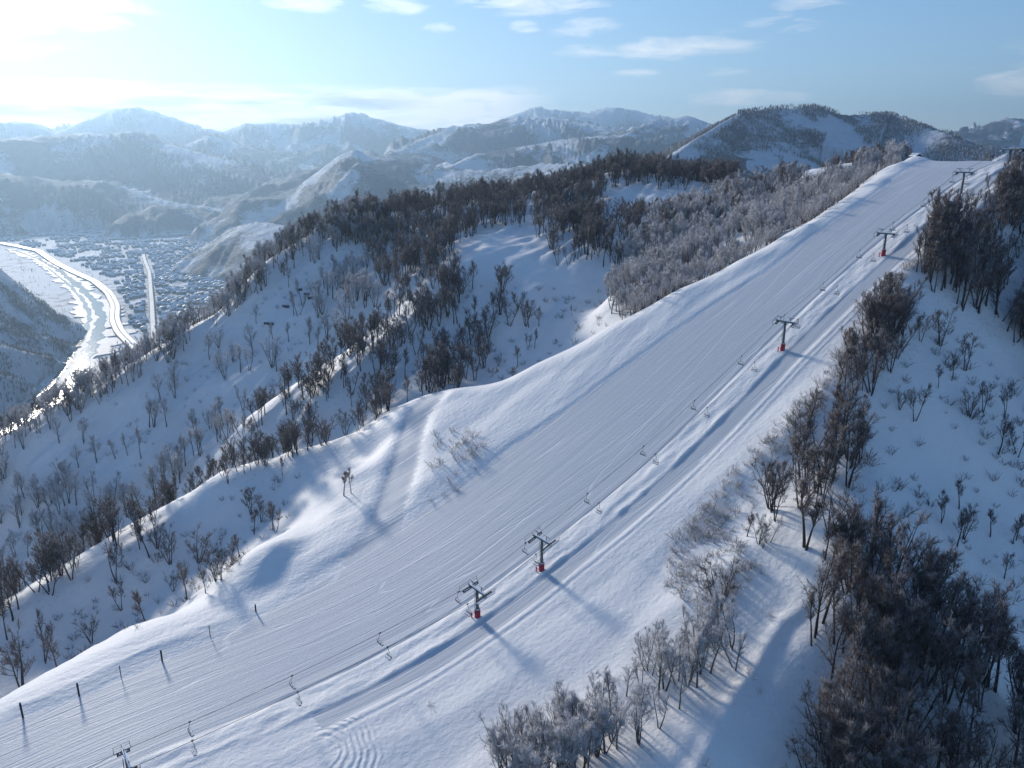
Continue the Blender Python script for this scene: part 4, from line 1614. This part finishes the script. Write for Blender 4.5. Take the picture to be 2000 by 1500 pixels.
LIFT_RZ = math.atan2(U2[1], U2[0])          # local +x points uphill along the lift, +y across to the run side
TOWERS = [(14.8, 5.8), (82.7, 6.4), (100.3, 7.6), (186.5, 8.0), (235.8, 6.6), (283.3, 6.6), (318.0, 5.0)]
HALF = 2.35                                  # half the distance between the two ropes


def ground_st(s, t):
    x, y = st2xy(s, t)
    return float(ground(np.array([float(x)]), np.array([float(y)]))[0])


TZ = [ground_st(s, 0) for s, h in TOWERS]
RS = [TOWERS[0][0] - 60] + [s for s, h in TOWERS]
RZ = [TZ[0] + TOWERS[0][1] - 1.5] + [z + h - .15 for z, (s, h) in zip(TZ, TOWERS)]


def rope_z(s):
    for i in range(len(RS) - 1):
        if s <= RS[i + 1] or i == len(RS) - 2:
            f = (s - RS[i]) / (RS[i + 1] - RS[i])
            span = RS[i + 1] - RS[i]
            return RZ[i] + f * (RZ[i + 1] - RZ[i]) - 4 * f * (1 - f) * span * span * .00026


def rope_slope(s):
    return (rope_z(s + .5) - rope_z(s - .5))


TW_LABEL = ['lift tower with only its cross arm showing at the bottom edge of the frame', 'lowest whole lift tower, wide sheave trains and red padded foot',
            'second lift tower up, just above the lowest, with red padded foot', 'tall lift tower halfway up the run with a chair beside its head',
            'small lift tower on the upper run with red padded foot', 'lift tower rising from frosted brush below the top station',
            'dark portal tower at the top station of the chairlift']


def build_tower(i):
    s, h = TOWERS[i]
    x, y = st2xy(s, 0)
    t = thing('lift_tower', TW_LABEL[i], 'lift tower', (float(x), float(y), TZ[i]), LIFT_RZ, 'towers of the chairlift')
    tilt = math.atan(rope_slope(s))
    m = MB().tube([(0, 0, -1.2), (0, 0, h * .5), (0, 0, h)], [.36, .33, .29], M_STEEL, 12)
    for k in (0.33, .66):
        m.tube([(0, 0, h * k), (0, 0, h * k + .12)], .40, M_STEEL, 12)
    m.build('mast', t, True)
    if i < 5:
        p = MB().tube([(0, 0, -.5), (0, 0, 1.75)], .62, M_PAD, 14).tube([(0, 0, 1.75), (0, 0, 1.98)], .58, M_WHITEPAD, 14).build('padding', t, True)
        MB().tube([(-.95, .75, -.4), (-.95, .75, .9)], .13, M_PAD, 8).tube([(-.9, .1, .5), (-.95, .75, .7)], .05, M_PAD, 6).build('marker_post', t)
    ca = MB().box((0, 0, h - .05), (.42, 2 * HALF + .9, .42), M_STEEL)
    ca.box((0, 0, h + .22), (.44, 2 * HALF + .6, .13), M_CAP)
    ca.build('cross_arm', t)
    R = Matrix.Rotation(-tilt, 3, 'Y')
    n_w = 8 if i in (1, 2) else 4
    for sy in (-1, 1):
        yy = sy * HALF
        L = n_w * .52
        sb = MB().box((0, yy - .16 * sy, h - .62), (L * .95, .1, .26), M_DARKST, R).box((0, yy - .1 * sy, h - .38), (.3, .3, .55), M_DARKST)
        sb.box((0, yy - .16 * sy, h - .44), (L * .8, .12, .07), M_CAP, R)
        o = sb.build('sheave_train', t)
        for w in range(n_w):
            xx = (w - (n_w - 1) / 2) * .52
            c = R @ Vector((xx, 0, .1))
            MB().tube([(c.x, yy - .1, h - .42 + c.z - .12), (c.x, yy + .1, h - .42 + c.z - .12)], .21, M_DARKST, 10).build('wheel', o)
        # inspection walkway beside the train with its rail
        cw = MB().box((0, yy + .62 * sy, h - .55), (L + .6, .5, .06), M_DARKST, R).box((0, yy + .62 * sy, h - .47), (L + .4, .46, .09), M_CAP, R)
        for xx in (-(L + .4) / 2, 0, (L + .4) / 2):
            c = R @ Vector((xx, 0, 0))
            cw.tube([(c.x, yy + .84 * sy, h - .55 + c.z), (c.x, yy + .84 * sy, h + .45 + c.z)], .035, M_DARKST, 5)
        a, b = R @ Vector((-(L + .4) / 2, 0, 0)), R @ Vector(((L + .4) / 2, 0, 0))
        for dz in (.0, .45):
            cw.tube([(a.x, yy + .84 * sy, h + dz + a.z), (b.x, yy + .84 * sy, h + dz + b.z)], .035, M_DARKST, 5)
        cw.build('walkway', t)
        # lifting frame standing on the arm end
        lf = MB()
        hh = 1.15 if i not in (1, 2) else 1.35
        lf.tube([(0, yy * .62, h + .1), (0, yy * .62, h + hh)], .075, M_STEEL, 6).tube([(0, yy * .28, h + hh), (0, yy * 1.1, h + hh)], .075, M_STEEL, 6)
        lf.tube([(0, yy * .62, h + hh * .55), (0, yy * .95, h + hh)], .05, M_STEEL, 6)
        lf.box((0, yy * .7, h + hh + .11), (.16, yy * .8 * sy, .07), M_CAP)
        lf.build('lifting_frame', t)
    ld = MB()
    for dy in (-.2, .2):
        ld.tube([(-.62, dy, .8), (-.52, dy, h + .2)], .03, M_DARKST, 5)
    for k in range(int((h - 1) / .4)):
        ld.tube([(-.61, -.2, 1.1 + .4 * k), (-.61, .2, 1.1 + .4 * k)], .022, M_DARKST, 4)
    ld.build('ladder', t)
    return t


def chair_proto():
    t = thing('lift_chair', 'chair', 'lift chair', (0, 0, 0), 0, 'chairs hanging from the lift rope')
    # local: rope at z=0, +x = way of travel, seat 2.7 m below
    MB().box((0, 0, .02), (.42, .16, .2), M_DARKST).box((.0, 0, .15), (.5, .22, .10), M_DARKST).build('grip', t)
    MB().tube([(0, .0, -.05), (0, .10, -.35), (-.18, .12, -.8), (-.32, .06, -1.3), (-.30, 0, -1.62)], .045, M_SEAT, 7).build('hanger', t, True)
    f = MB()
    W = .92
    f.tube([(-.30, -W * .75, -1.64), (-.30, W * .75, -1.64)], .04, M_SEAT, 6)
    for sy in (-1, 1):
        f.tube([(-.30, sy * W * .75, -1.64), (-.36, sy * W, -1.85), (-.36, sy * W, -2.35), (-.2, sy * W, -2.78), (.34, sy * W, -2.72)], .038, M_SEAT, 6)
        f.tube([(-.34, sy * W, -2.28), (.20, sy * W, -2.26)], .03, M_SEAT, 5)
    f.build('frame', t, True)
    st = MB().box((.07, 0, -2.70), (.52, 2 * W - .06, .07), M_DARKST)
    st.box((.06, 0, -2.625), (.44, 2 * W - .2, .08), M_CAP)
    st.build('seat', t)
    b = MB()
    for k in range(3):
        b.box((-.36 + .02 * k, 0, -2.52 + .15 * k), (.035, 2 * W - .06, .09), M_SEAT)
    b.build('backrest', t)
    MB().tube([(-.36, -W * .98, -2.05), (.18, -W * .9, -1.72), (.18, W * .9, -1.72), (-.36, W * .98, -2.05)], .026, M_SEAT, 5).build('safety_bar', t, True)
    return t


def lift_cables():
    for sy, lab in ((1, 'dark haul rope on the run side of the chairlift'), (-1, 'dark haul rope on the track side of the chairlift')):
        pts = []
        for s in np.arange(TOWERS[0][0] - 40, TOWERS[-1][0] + .1, 2.0):
            x, y = st2xy(s, sy * HALF)
            pts.append((float(x), float(y), rope_z(float(s))))
        tag(MB().tube(pts, .042, M_ROPE, 5).build('haul_rope', None, True), lab, 'cable', 'ropes of the chairlift')


def build_lift():
    for i in range(len(TOWERS)):
        build_tower(i)
    lift_cables()
    proto = chair_proto()
    first = True
    places = []
    k = -1
    svals = [24.5, 42.5, 60.5, 79.0, 97.0, 115.5, 134.0, 152.3, 170.8, 189.0, 207.3, 225.6, 243.8, 262.2, 280.5]
    for s in svals:
        places.append((s + .6, 1))
        places.append((s - .4, -1))
    gaps = ['below the cropped tower', 'just above the cropped tower', 'two places below the lowest whole tower', 'hanging at the lowest whole tower', 'hanging beside the second tower',
            'first above the second tower', 'second above the second tower', 'third above the second tower', 'just below the tall middle tower', 'beside the head of the tall middle tower',
            'first above the tall middle tower', 'just below the small upper tower', 'just above the small upper tower', 'on the steep pitch below the brush tower', 'at the brush tower near the top']
    for n, (s, sy) in enumerate(places):
        o = proto if first else copy_tree(proto)
        first = False
        x, y = st2xy(s, sy * HALF)
        o.location = (float(x), float(y), rope_z(s))
        o.scale = (.86, .86, .86)
        o.rotation_euler = (0, 0, LIFT_RZ + (0 if sy > 0 else math.pi) + random.uniform(-.05, .05))
        o['label'] = 'empty lift chair on the %s rope, %s' % ('run side' if sy > 0 else 'track side', gaps[n // 2])


def snow_pole(px, py, h, label, thick):
    P = hit_ridge(px, py)
    x, y = P[0], P[1]
    z = float(ground(np.array([x]), np.array([y]))[0])
    t = thing('fence_post', label, 'post', (x, y, z), LIFT_RZ, 'posts along the far edge of the lower run')
    r = .17 if thick else .08
    MB().tube([(0, 0, -.6), (0, 0, h)], r, M_POST, 8).build('pole', t, True)
    MB().blob((0, 0, h), (r * 1.05, r * 1.05, .14), M_CAP, 3).build('snow_cap', t, True)
    MB().tube([(0, 0, h * .72), (0, 0, h * .80)], r * 1.12, M_DARKST, 8).build('rope_clamp', t, True)
    return (x, y, z + h * .76)


def build_fence():
    spec = [(45, 1402, 3.2, 'thick black post at the lower end of the rope fence', 1), (155, 1360, 2.9, 'thick black post second along the rope fence from its lower end', 1),
            (237, 1324, 2.7, 'thin pale post between the second and third thick posts', 0), (317, 1292, 2.7, 'thick black post third from the lower end of the rope fence', 1),
            (411, 1245, 2.7, 'slim dark post next to last of the rope fence', 0), (500, 1196, 1.9, 'short black post where the rope fence ends uphill', 1)]
    tops = [snow_pole(*q) for q in spec]
    pts = []
    for a, b in zip(tops[:-1], tops[1:]):
        for k in range(8):
            f = k / 8
            pts.append((a[0] + (b[0] - a[0]) * f, a[1] + (b[1] - a[1]) * f, a[2] + (b[2] - a[2]) * f - 1.2 * f * (1 - f)))
    pts.append(tops[-1])
    tag(MB().tube(pts, .03, M_NET, 4).build('fence_rope'), 'thin rope strung between the posts along the lower run', 'rope')


# ------------------------------------------------------------------ buildings at the top, avalanche fences, valley
def hut(name, label, P, w, d, h, rz, wall, windows=2, door=True, rise=1.0, snow=.35):
    t = thing(name, label, 'building', P, rz)
    MB().box((0, 0, h / 2 - .8), (w, d, h + 1.6), wall).build('wall', t)
    r = MB().gable((0, 0, h + .004), (w, d, .18), rise, M_WOOD, None, .45).build('roof', t)
    MB().gable((0, 0, h + .19), (w, d, snow), rise, M_CAP, None, .38).build('roof_snow', r)
    for k in range(windows):
        x = -w / 2 + (k + .8) * w / (windows + .6)
        for sy in (-1, 1):
            f = MB().box((x, sy * (d / 2 + .03), h * .56), (1.1, .06, .9), M_CAP).build('window', t)
            MB().box((x, sy * (d / 2 + .065), h * .56), (.92, .04, .74), M_GLASS).build('pane', f)
    if door:
        dd = MB().box((w / 2 + .03, -.2, h * .4), (.06, .95, h * .8), M_WOOD).build('door', t)
        MB().box((w / 2 + .09, .15, h * .4), (.05, .06, .16), M_STEEL).build('handle', dd)
    return t


def station():
    x, y = st2xy(331, 0)
    z = ground_st(331, 0)
    t = thing('top_station', 'open dark steel top station of the chairlift with snow on its roofs', 'lift station', (float(x), float(y), z), LIFT_RZ)
    for sx in (-5, 3.5):
        for sy in (-2.6, 2.6):
            MB().box((sx, sy, 1.9), (.4, .4, 4.8), M_DARKST).build('column', t)
    MB().box((-.7, 0, 4.4), (11, 6.6, .3), M_DARKST).build('roof_deck', t)
    MB().box((-.7, 0, 4.72), (10.8, 6.4, .32), M_CAP).build('roof_snow', t)
    MB().tube([(1, 0, 3.3), (1, 0, 3.55)], 2.4, M_STEEL, 24).build('bullwheel', t, True)
    MB().box((1, 0, 3.95), (3.0, 1.4, .7), M_DARKST).build('drive_housing', t)
    for sy in (-1, 1):
        MB().box((-5.6, sy * 2.3, 3.6), (2.4, .25, .35), M_DARKST).build('rail_beam', t)
    x, y = st2xy(326, -11)
    hut('control_hut', 'dark control hut with a snowy roof beside the top station', (float(x), float(y), ground_st(326, -11)), 5.5, 4.2, 2.9, LIFT_RZ + .2, M_WALLB)
    x, y = st2xy(346, 46)
    hut('patrol_hut', 'small dark hut with snow on its roof on the summit of the run', (float(x), float(y), ground_st(346, 46)), 3.6, 2.6, 1.5, LIFT_RZ + 1.1, M_WALLB, 1)


def mid_buildings():
    for (px, py, D, nm, lab, sz) in [(1447, 221, 2000, 'summit_hut', 'tiny hut on the skyline of the rounded mountain', (14, 9, 6)),
                                     (1278, 329, 1560, 'piste_restaurant', 'low snowy roofed house at the foot of the far piste', (18, 10, 5))]:
        P = pt(px, py, D)
        z = float(far_height(np.array([P[0]]), np.array([P[1]]))[0])
        t = thing(nm, lab, 'building', (P[0], P[1], z), .4)
        MB().box((0, 0, sz[2] / 2 - 2), (sz[0], sz[1], sz[2] + 4), M_WALLB).build('wall', t)
        MB().gable((0, 0, sz[2] + .01), (sz[0], sz[1], .7), 2.0, M_CAP, None, .6).build('roof', t)
        if nm == 'summit_hut':
            MB().tube([(7.2, 0, 0), (7.2, 0, 13)], .5, M_DARKST, 6).build('mast', t)


def avalanche_fences():
    lab = ['dark snow fence, uppermost of those on the streaked slope', 'dark snow fence just under the uppermost one on the streaked slope', 'short snow fence between the upper pair and the middle one',
           'middle dark snow fence on the streaked left slope', 'wide dark snow fence lowest of the row on the open slope', 'lone dark snow fence low by the dark rib']
    for (px, py, D, w), L in zip([(586, 570, 386, 2.6), (600, 578, 384, 3.0), (604, 584, 382, 2.4), (560, 602, 384, 3.6), (524, 637, 380, 5.0), (622, 711, 358, 4.0)], lab):
        dd = np.hypot(_ppx - px, _ppy - py) + 1e3 * ((_pD > 430) | (_pD < 300))
        i = int(np.argmin(dd))
        P = (_cx[i], _cy[i], _cz[i])
        t = thing('snow_fence', L, 'snow fence', P, random.uniform(-.2, .3), 'avalanche fences on the left slope')
        for k in (-1, 0, 1):
            MB().box((k * w * .42, 0, .1), (.22, .22, 2.6), M_POST).build('post', t)
        for k in range(4):
            MB().box((0, -.14, .02 + .36 * k), (w, .08, .30), M_POST).build('rail', t)
        MB().box((0, -.1, 1.32), (w * .9, .25, .12), M_CAP).build('snow_cap', t)


def strip(name, P2, z0, z1, w, mat, label=None, cat=None, sides=True, crown=0.0):
    """a raised band following a line on the valley floor"""
    P2 = np.array(P2)
    # resample
    d = np.r_[0, np.cumsum(np.hypot(*np.diff(P2, axis=0).T))]
    n = max(int(d[-1] / 14), 4)
    u_ = np.linspace(0, d[-1], n)
    Q = np.stack([np.interp(u_, d, P2[:, 0]), np.interp(u_, d, P2[:, 1])], 1)
    for _ in range(6):
        Q[1:-1] = (Q[:-2] + 2 * Q[1:-1] + Q[2:]) / 4
    T = np.gradient(Q, axis=0)
    T /= np.linalg.norm(T, axis=1)[:, None]
    Nn = np.stack([-T[:, 1], T[:, 0]], 1)
    rough = 0 if name not in ('river', 'river_bank', 'side_stream') else 1
    wob = rough * fbm(u_ / 70, u_ * 0 + len(name), 3, 151)
    wob2 = rough * fbm(u_ / 60, u_ * 0 + 5.5 + len(name), 3, 152)
    V, F = [], []
    ww = w if np.ndim(w) else np.full(n, w)
    if np.ndim(w):
        ww = np.interp(u_, np.linspace(0, d[-1], len(w)), w)
    for i in range(n):
        a, b = Q[i] - Nn[i] * ww[i] * (.5 + (.6 * wob[i] if rough else 0)), Q[i] + Nn[i] * ww[i] * (.5 + (.6 * wob2[i] if rough else 0))
        V += [(a[0], a[1], z0), (a[0], a[1], z1), (b[0], b[1], z1), (b[0], b[1], z0)]
    for i in range(n - 1):
        k = 4 * i
        F += [(k + 1, k + 5, k + 6, k + 2)]
        if sides:
            F += [(k, k + 4, k + 5, k + 1), (k + 2, k + 6, k + 7, k + 3)]
    me = bpy.data.meshes.new(name)
    me.from_pydata(V, [], [tuple(reversed(f)) for f in F])
    me.materials.append(mat)
    o = bpy.data.objects.new(name, me)
    COL.objects.link(o)
    return o, Q, Nn


def water_material():
    k = NT('river_water')
    nrm = k.bump(k.noise(k.pos(), .25, 4), .25, 1.0)
    return k.bsdf((.03, .045, .05), .12, nrm, Specular_IOR_Level=.5)


M_WATER = water_material()
M_ROADSNOW = plain('packed_snow_road', (.55, .58, .62), .32, 0, .12, .05)
M_CONC = plain('viaduct_concrete', (.30, .30, .30), .8)
M_BEDSNOW = plain('river_bank_snow', (.62, .62, .62), .6, 0, .45, .03)
M_HOUSE = [plain('house_wall_a', (.20, .20, .21), .8), plain('house_wall_b', (.30, .28, .25), .8), plain('house_wall_c', (.10, .11, .12), .8)]
M_ROOFSNOW = plain('roof_snow', (.86, .88, .92), .6, 0, .03)


def valley_town():
    rd = np.array([valley_pt(*q)[:2] for q in ROADW])
    rl = np.array([valley_pt(*q)[:2] for q in RAIL])
    rv = np.array([valley_pt(*q)[:2] for q in RIVER])
    o, _, _ = strip('river_bank', rv, VALLEY - 2, VALLEY + 2.6, [30, 60, 40, 70, 60, 85, 70, 110, 100, 150, 110, 90, 50], M_BEDSNOW)
    structure(o)
    o, _, _ = strip('river', rv + np.array([14, -10]), VALLEY - 2, VALLEY + 2.9, [12, 14, 14, 18, 16, 26, 18, 26, 24, 30, 28, 24, 20], M_WATER)
    structure(o)
    o, _, _ = strip('side_stream', rv + np.array([-32, 12]), VALLEY - 2, VALLEY + 2.9, [3, 4, 4, 5, 8, 10, 8, 14, 10, 16, 10, 8, 6], M_WATER)
    structure(o)
    o, Q, N_ = strip('expressway', rd, VALLEY - 1, VALLEY + 7.0, 27, M_CONC)
    structure(o)
    for off in (-6.6, 6.6):
        T = np.gradient(Q, axis=0)
        o2, _, _ = strip('carriageway', Q + N_ * off, VALLEY + 7.01, VALLEY + 7.05, 10.4, M_ROADSNOW, sides=False)
        structure(o2)
    v = thing('railway_viaduct', 'straight raised railway viaduct cutting through the valley town', 'viaduct', (float(rl[0][0]), float(rl[0][1]), VALLEY))
    for nm, z0, z1, w, m, off in (('deck', VALLEY - 1, VALLEY + 8, 12.5, M_CONC, 0), ('track_bed', VALLEY + 8.01, VALLEY + 8.2, 11, M_BEDSNOW, 0), ('parapet', VALLEY + 8, VALLEY + 9.6, .8, M_CONC, 6.4), ('parapet', VALLEY + 8, VALLEY + 9.6, .8, M_CONC, -6.4)):
        T = np.gradient(rl, axis=0); T /= np.linalg.norm(T, axis=1)[:, None]
        Nn = np.stack([-T[:, 1], T[:, 0]], 1)
        ob, _, _ = strip(nm, rl + Nn * off, z0, z1, w, m)
        ob.parent = v
        ob.matrix_parent_inverse = Matrix.Translation((-float(rl[0][0]), -float(rl[0][1]), -VALLEY))
    # houses
    R = np.random.default_rng(31)
    region = [(235, 470), (520, 470), (500, 640), (340, 715), (312, 715), (300, 690), (262, 660), (246, 600), (225, 560), (190, 530), (110, 500), (-20, 474), (0, 452), (200, 440), (520, 450)]
    x, y = np.meshgrid(np.arange(-3300, 300, 20), np.arange(1500, 5200, 19))
    rot = .25
    x = x.ravel() + R.uniform(-5, 5, x.size)
    y = y.ravel() + R.uniform(-5, 5, y.size)
    z = far_height(x, y)
    px, py, D = project(np.stack([x, y, np.full(x.shape, VALLEY)], -1))
    m = inpoly(px, py, region) & (z < VALLEY + 5)
    m &= (dist_poly(x, y, rd) > 34) & (dist_poly(x, y, rl) > 18) & (dist_poly(x, y, rv) > 75)
    block = fbm(x / 120, y / 120, 3, 111) + .35 * np.clip((px - 200) / 200, 0, 1)
    m &= (R.uniform(0, 1, x.shape) < np.clip(.28 + 2.6 * block, .02, .88))
    idx = np.where(m)[0]
    idx = idx[np.argsort(D[idx])]
    protos = []
    for k in range(9):
        w, d, h = R.uniform(9, 17), R.uniform(7.5, 11), R.uniform(4.5, 8.5)
        b = MB().box((0, 0, h / 2 - .5), (w, d, h + 1), M_HOUSE[k % 3]).gable((0, 0, h + .02), (w, d, .9), R.uniform(1.6, 3.4), M_ROOFSNOW, None, .6)
        # gable ends
        protos.append((b.mesh('house'), w, d, h, k % 3, b))
    names = ['pale grey', 'tan', 'dark']
    for n, i in enumerate(idx[:300]):
        p = protos[int(R.integers(9))]
        o = bpy.data.objects.new('house', p[0])
        o.location = (x[i], y[i], max(z[i], VALLEY))
        o.rotation_euler = (0, 0, rot + (math.pi / 2 if R.uniform() < .4 else 0) + R.normal() * .08)
        side = 'between expressway and railway' if (px[i] < np.interp(py[i], [q[1] for q in RAIL], [q[0] for q in RAIL])) else 'in the blocks past the railway'
        dd = 'near the ridge' if D[i] < 2050 else ('mid town' if D[i] < 2450 else 'far side')
        if abs(px[i] - np.interp(py[i], [q[1] for q in RAIL], [q[0] for q in RAIL])) < 24:
            side = 'beside the railway viaduct'
        elif dist_poly(x[i], y[i], rd) < 75:
            side = 'beside the expressway'
        dd = ['in the first rows', 'in the near blocks', 'mid town', 'in the far blocks', 'by the far fields'][int(np.clip((D[i] - 1900) / 160, 0, 4))]
        o['label'] = '%s %s snow-roofed house %s, %s' % ('wide' if p[1] > 13 else 'small', names[p[4]], side, dd)
        o['category'], o['group'] = 'house', 'houses of the valley town'
        COL.objects.link(o)
    V, F, MI = [], [], []
    mats = M_HOUSE + [M_ROOFSNOW]
    for i in idx[300:]:
        p = protos[int(R.integers(9))]
        a = rot + (math.pi / 2 if R.uniform() < .4 else 0) + R.normal() * .08
        ca, sa = math.cos(a), math.sin(a)
        b = p[5]
        n = len(V)
        V += [(x[i] + q[0] * ca - q[1] * sa, y[i] + q[0] * sa + q[1] * ca, max(z[i], VALLEY) + q[2]) for q in b.v]
        F += [tuple(n + j for j in f) for f in b.f]
        MI += [mats.index(b.mats[j]) for j in b.mi]
    me = bpy.data.meshes.new('distant_houses')
    me.from_pydata(V, [], F)
    for m_ in mats:
        me.materials.append(m_)
    me.polygons.foreach_set('material_index', MI)
    o = bpy.data.objects.new('distant_houses', me)
    o['kind'] = 'stuff'
    o['label'] = 'the rest of the valley town as snowy roofs and dark walls'
    COL.objects.link(o)
    print('houses', len(idx))
    # long barns by the river fields
    for (bx, by, L), lab in zip([(250, 690, 34), (247, 697, 36), (244, 704, 38)], ['long shed farthest of three beside the expressway', 'long middle shed of three beside the expressway', 'long shed closest of three beside the expressway']):
        P = valley_pt(bx, by)
        t = thing('farm_shed', lab, 'shed', (P[0], P[1], VALLEY), .12, 'three long sheds by the expressway')
        MB().box((0, 0, 2), (L, 9, 6), M_HOUSE[2]).build('wall', t)
        MB().gable((0, 0, 5.02), (L, 9, .7), 1.6, M_ROOFSNOW, None, .5).build('roof', t)
    # groves between the houses and along the river
    n = 26000
    gx, gy = R.uniform(-3300, 300, n), R.uniform(1150, 5400, n)
    gz = far_height(gx, gy)
    px, py, D = project(np.stack([gx, gy, gz], -1))
    reg = [(-20, 440), (520, 440), (500, 620), (320, 720), (-20, 900)]
    g = fbm(gx / 90, gy / 90, 3, 121)
    m = inpoly(px, py, reg) & (gz < VALLEY + 8) & (dist_poly(gx, gy, rd) > 20) & (dist_poly(gx, gy, rl) > 10) & (dist_poly(gx, gy, rv) > 60) & (R.uniform(0, 1, n) < np.clip(.15 + 1.6 * g, 0, 1))
    P = np.stack([gx, gy, gz], -1)[m]
    mm = [mesh_ for mesh_ in FAR_SHAPES]
    o = scatter_object('valley_groves', mm, P, R.uniform(.5, 1.0, len(P)), R.uniform(0, 6.28, len(P)), R.integers(0, len(mm), len(P)))
    o['kind'] = 'stuff'
    o['label'] = 'groves and garden trees scattered over the valley floor'


# ------------------------------------------------------------------ put the place together
build_near()
build_far()
station()
mid_buildings()
build_lift()
build_fence()
avalanche_fences()
far_woods()
valley_town()
build_plants()
build_haze()
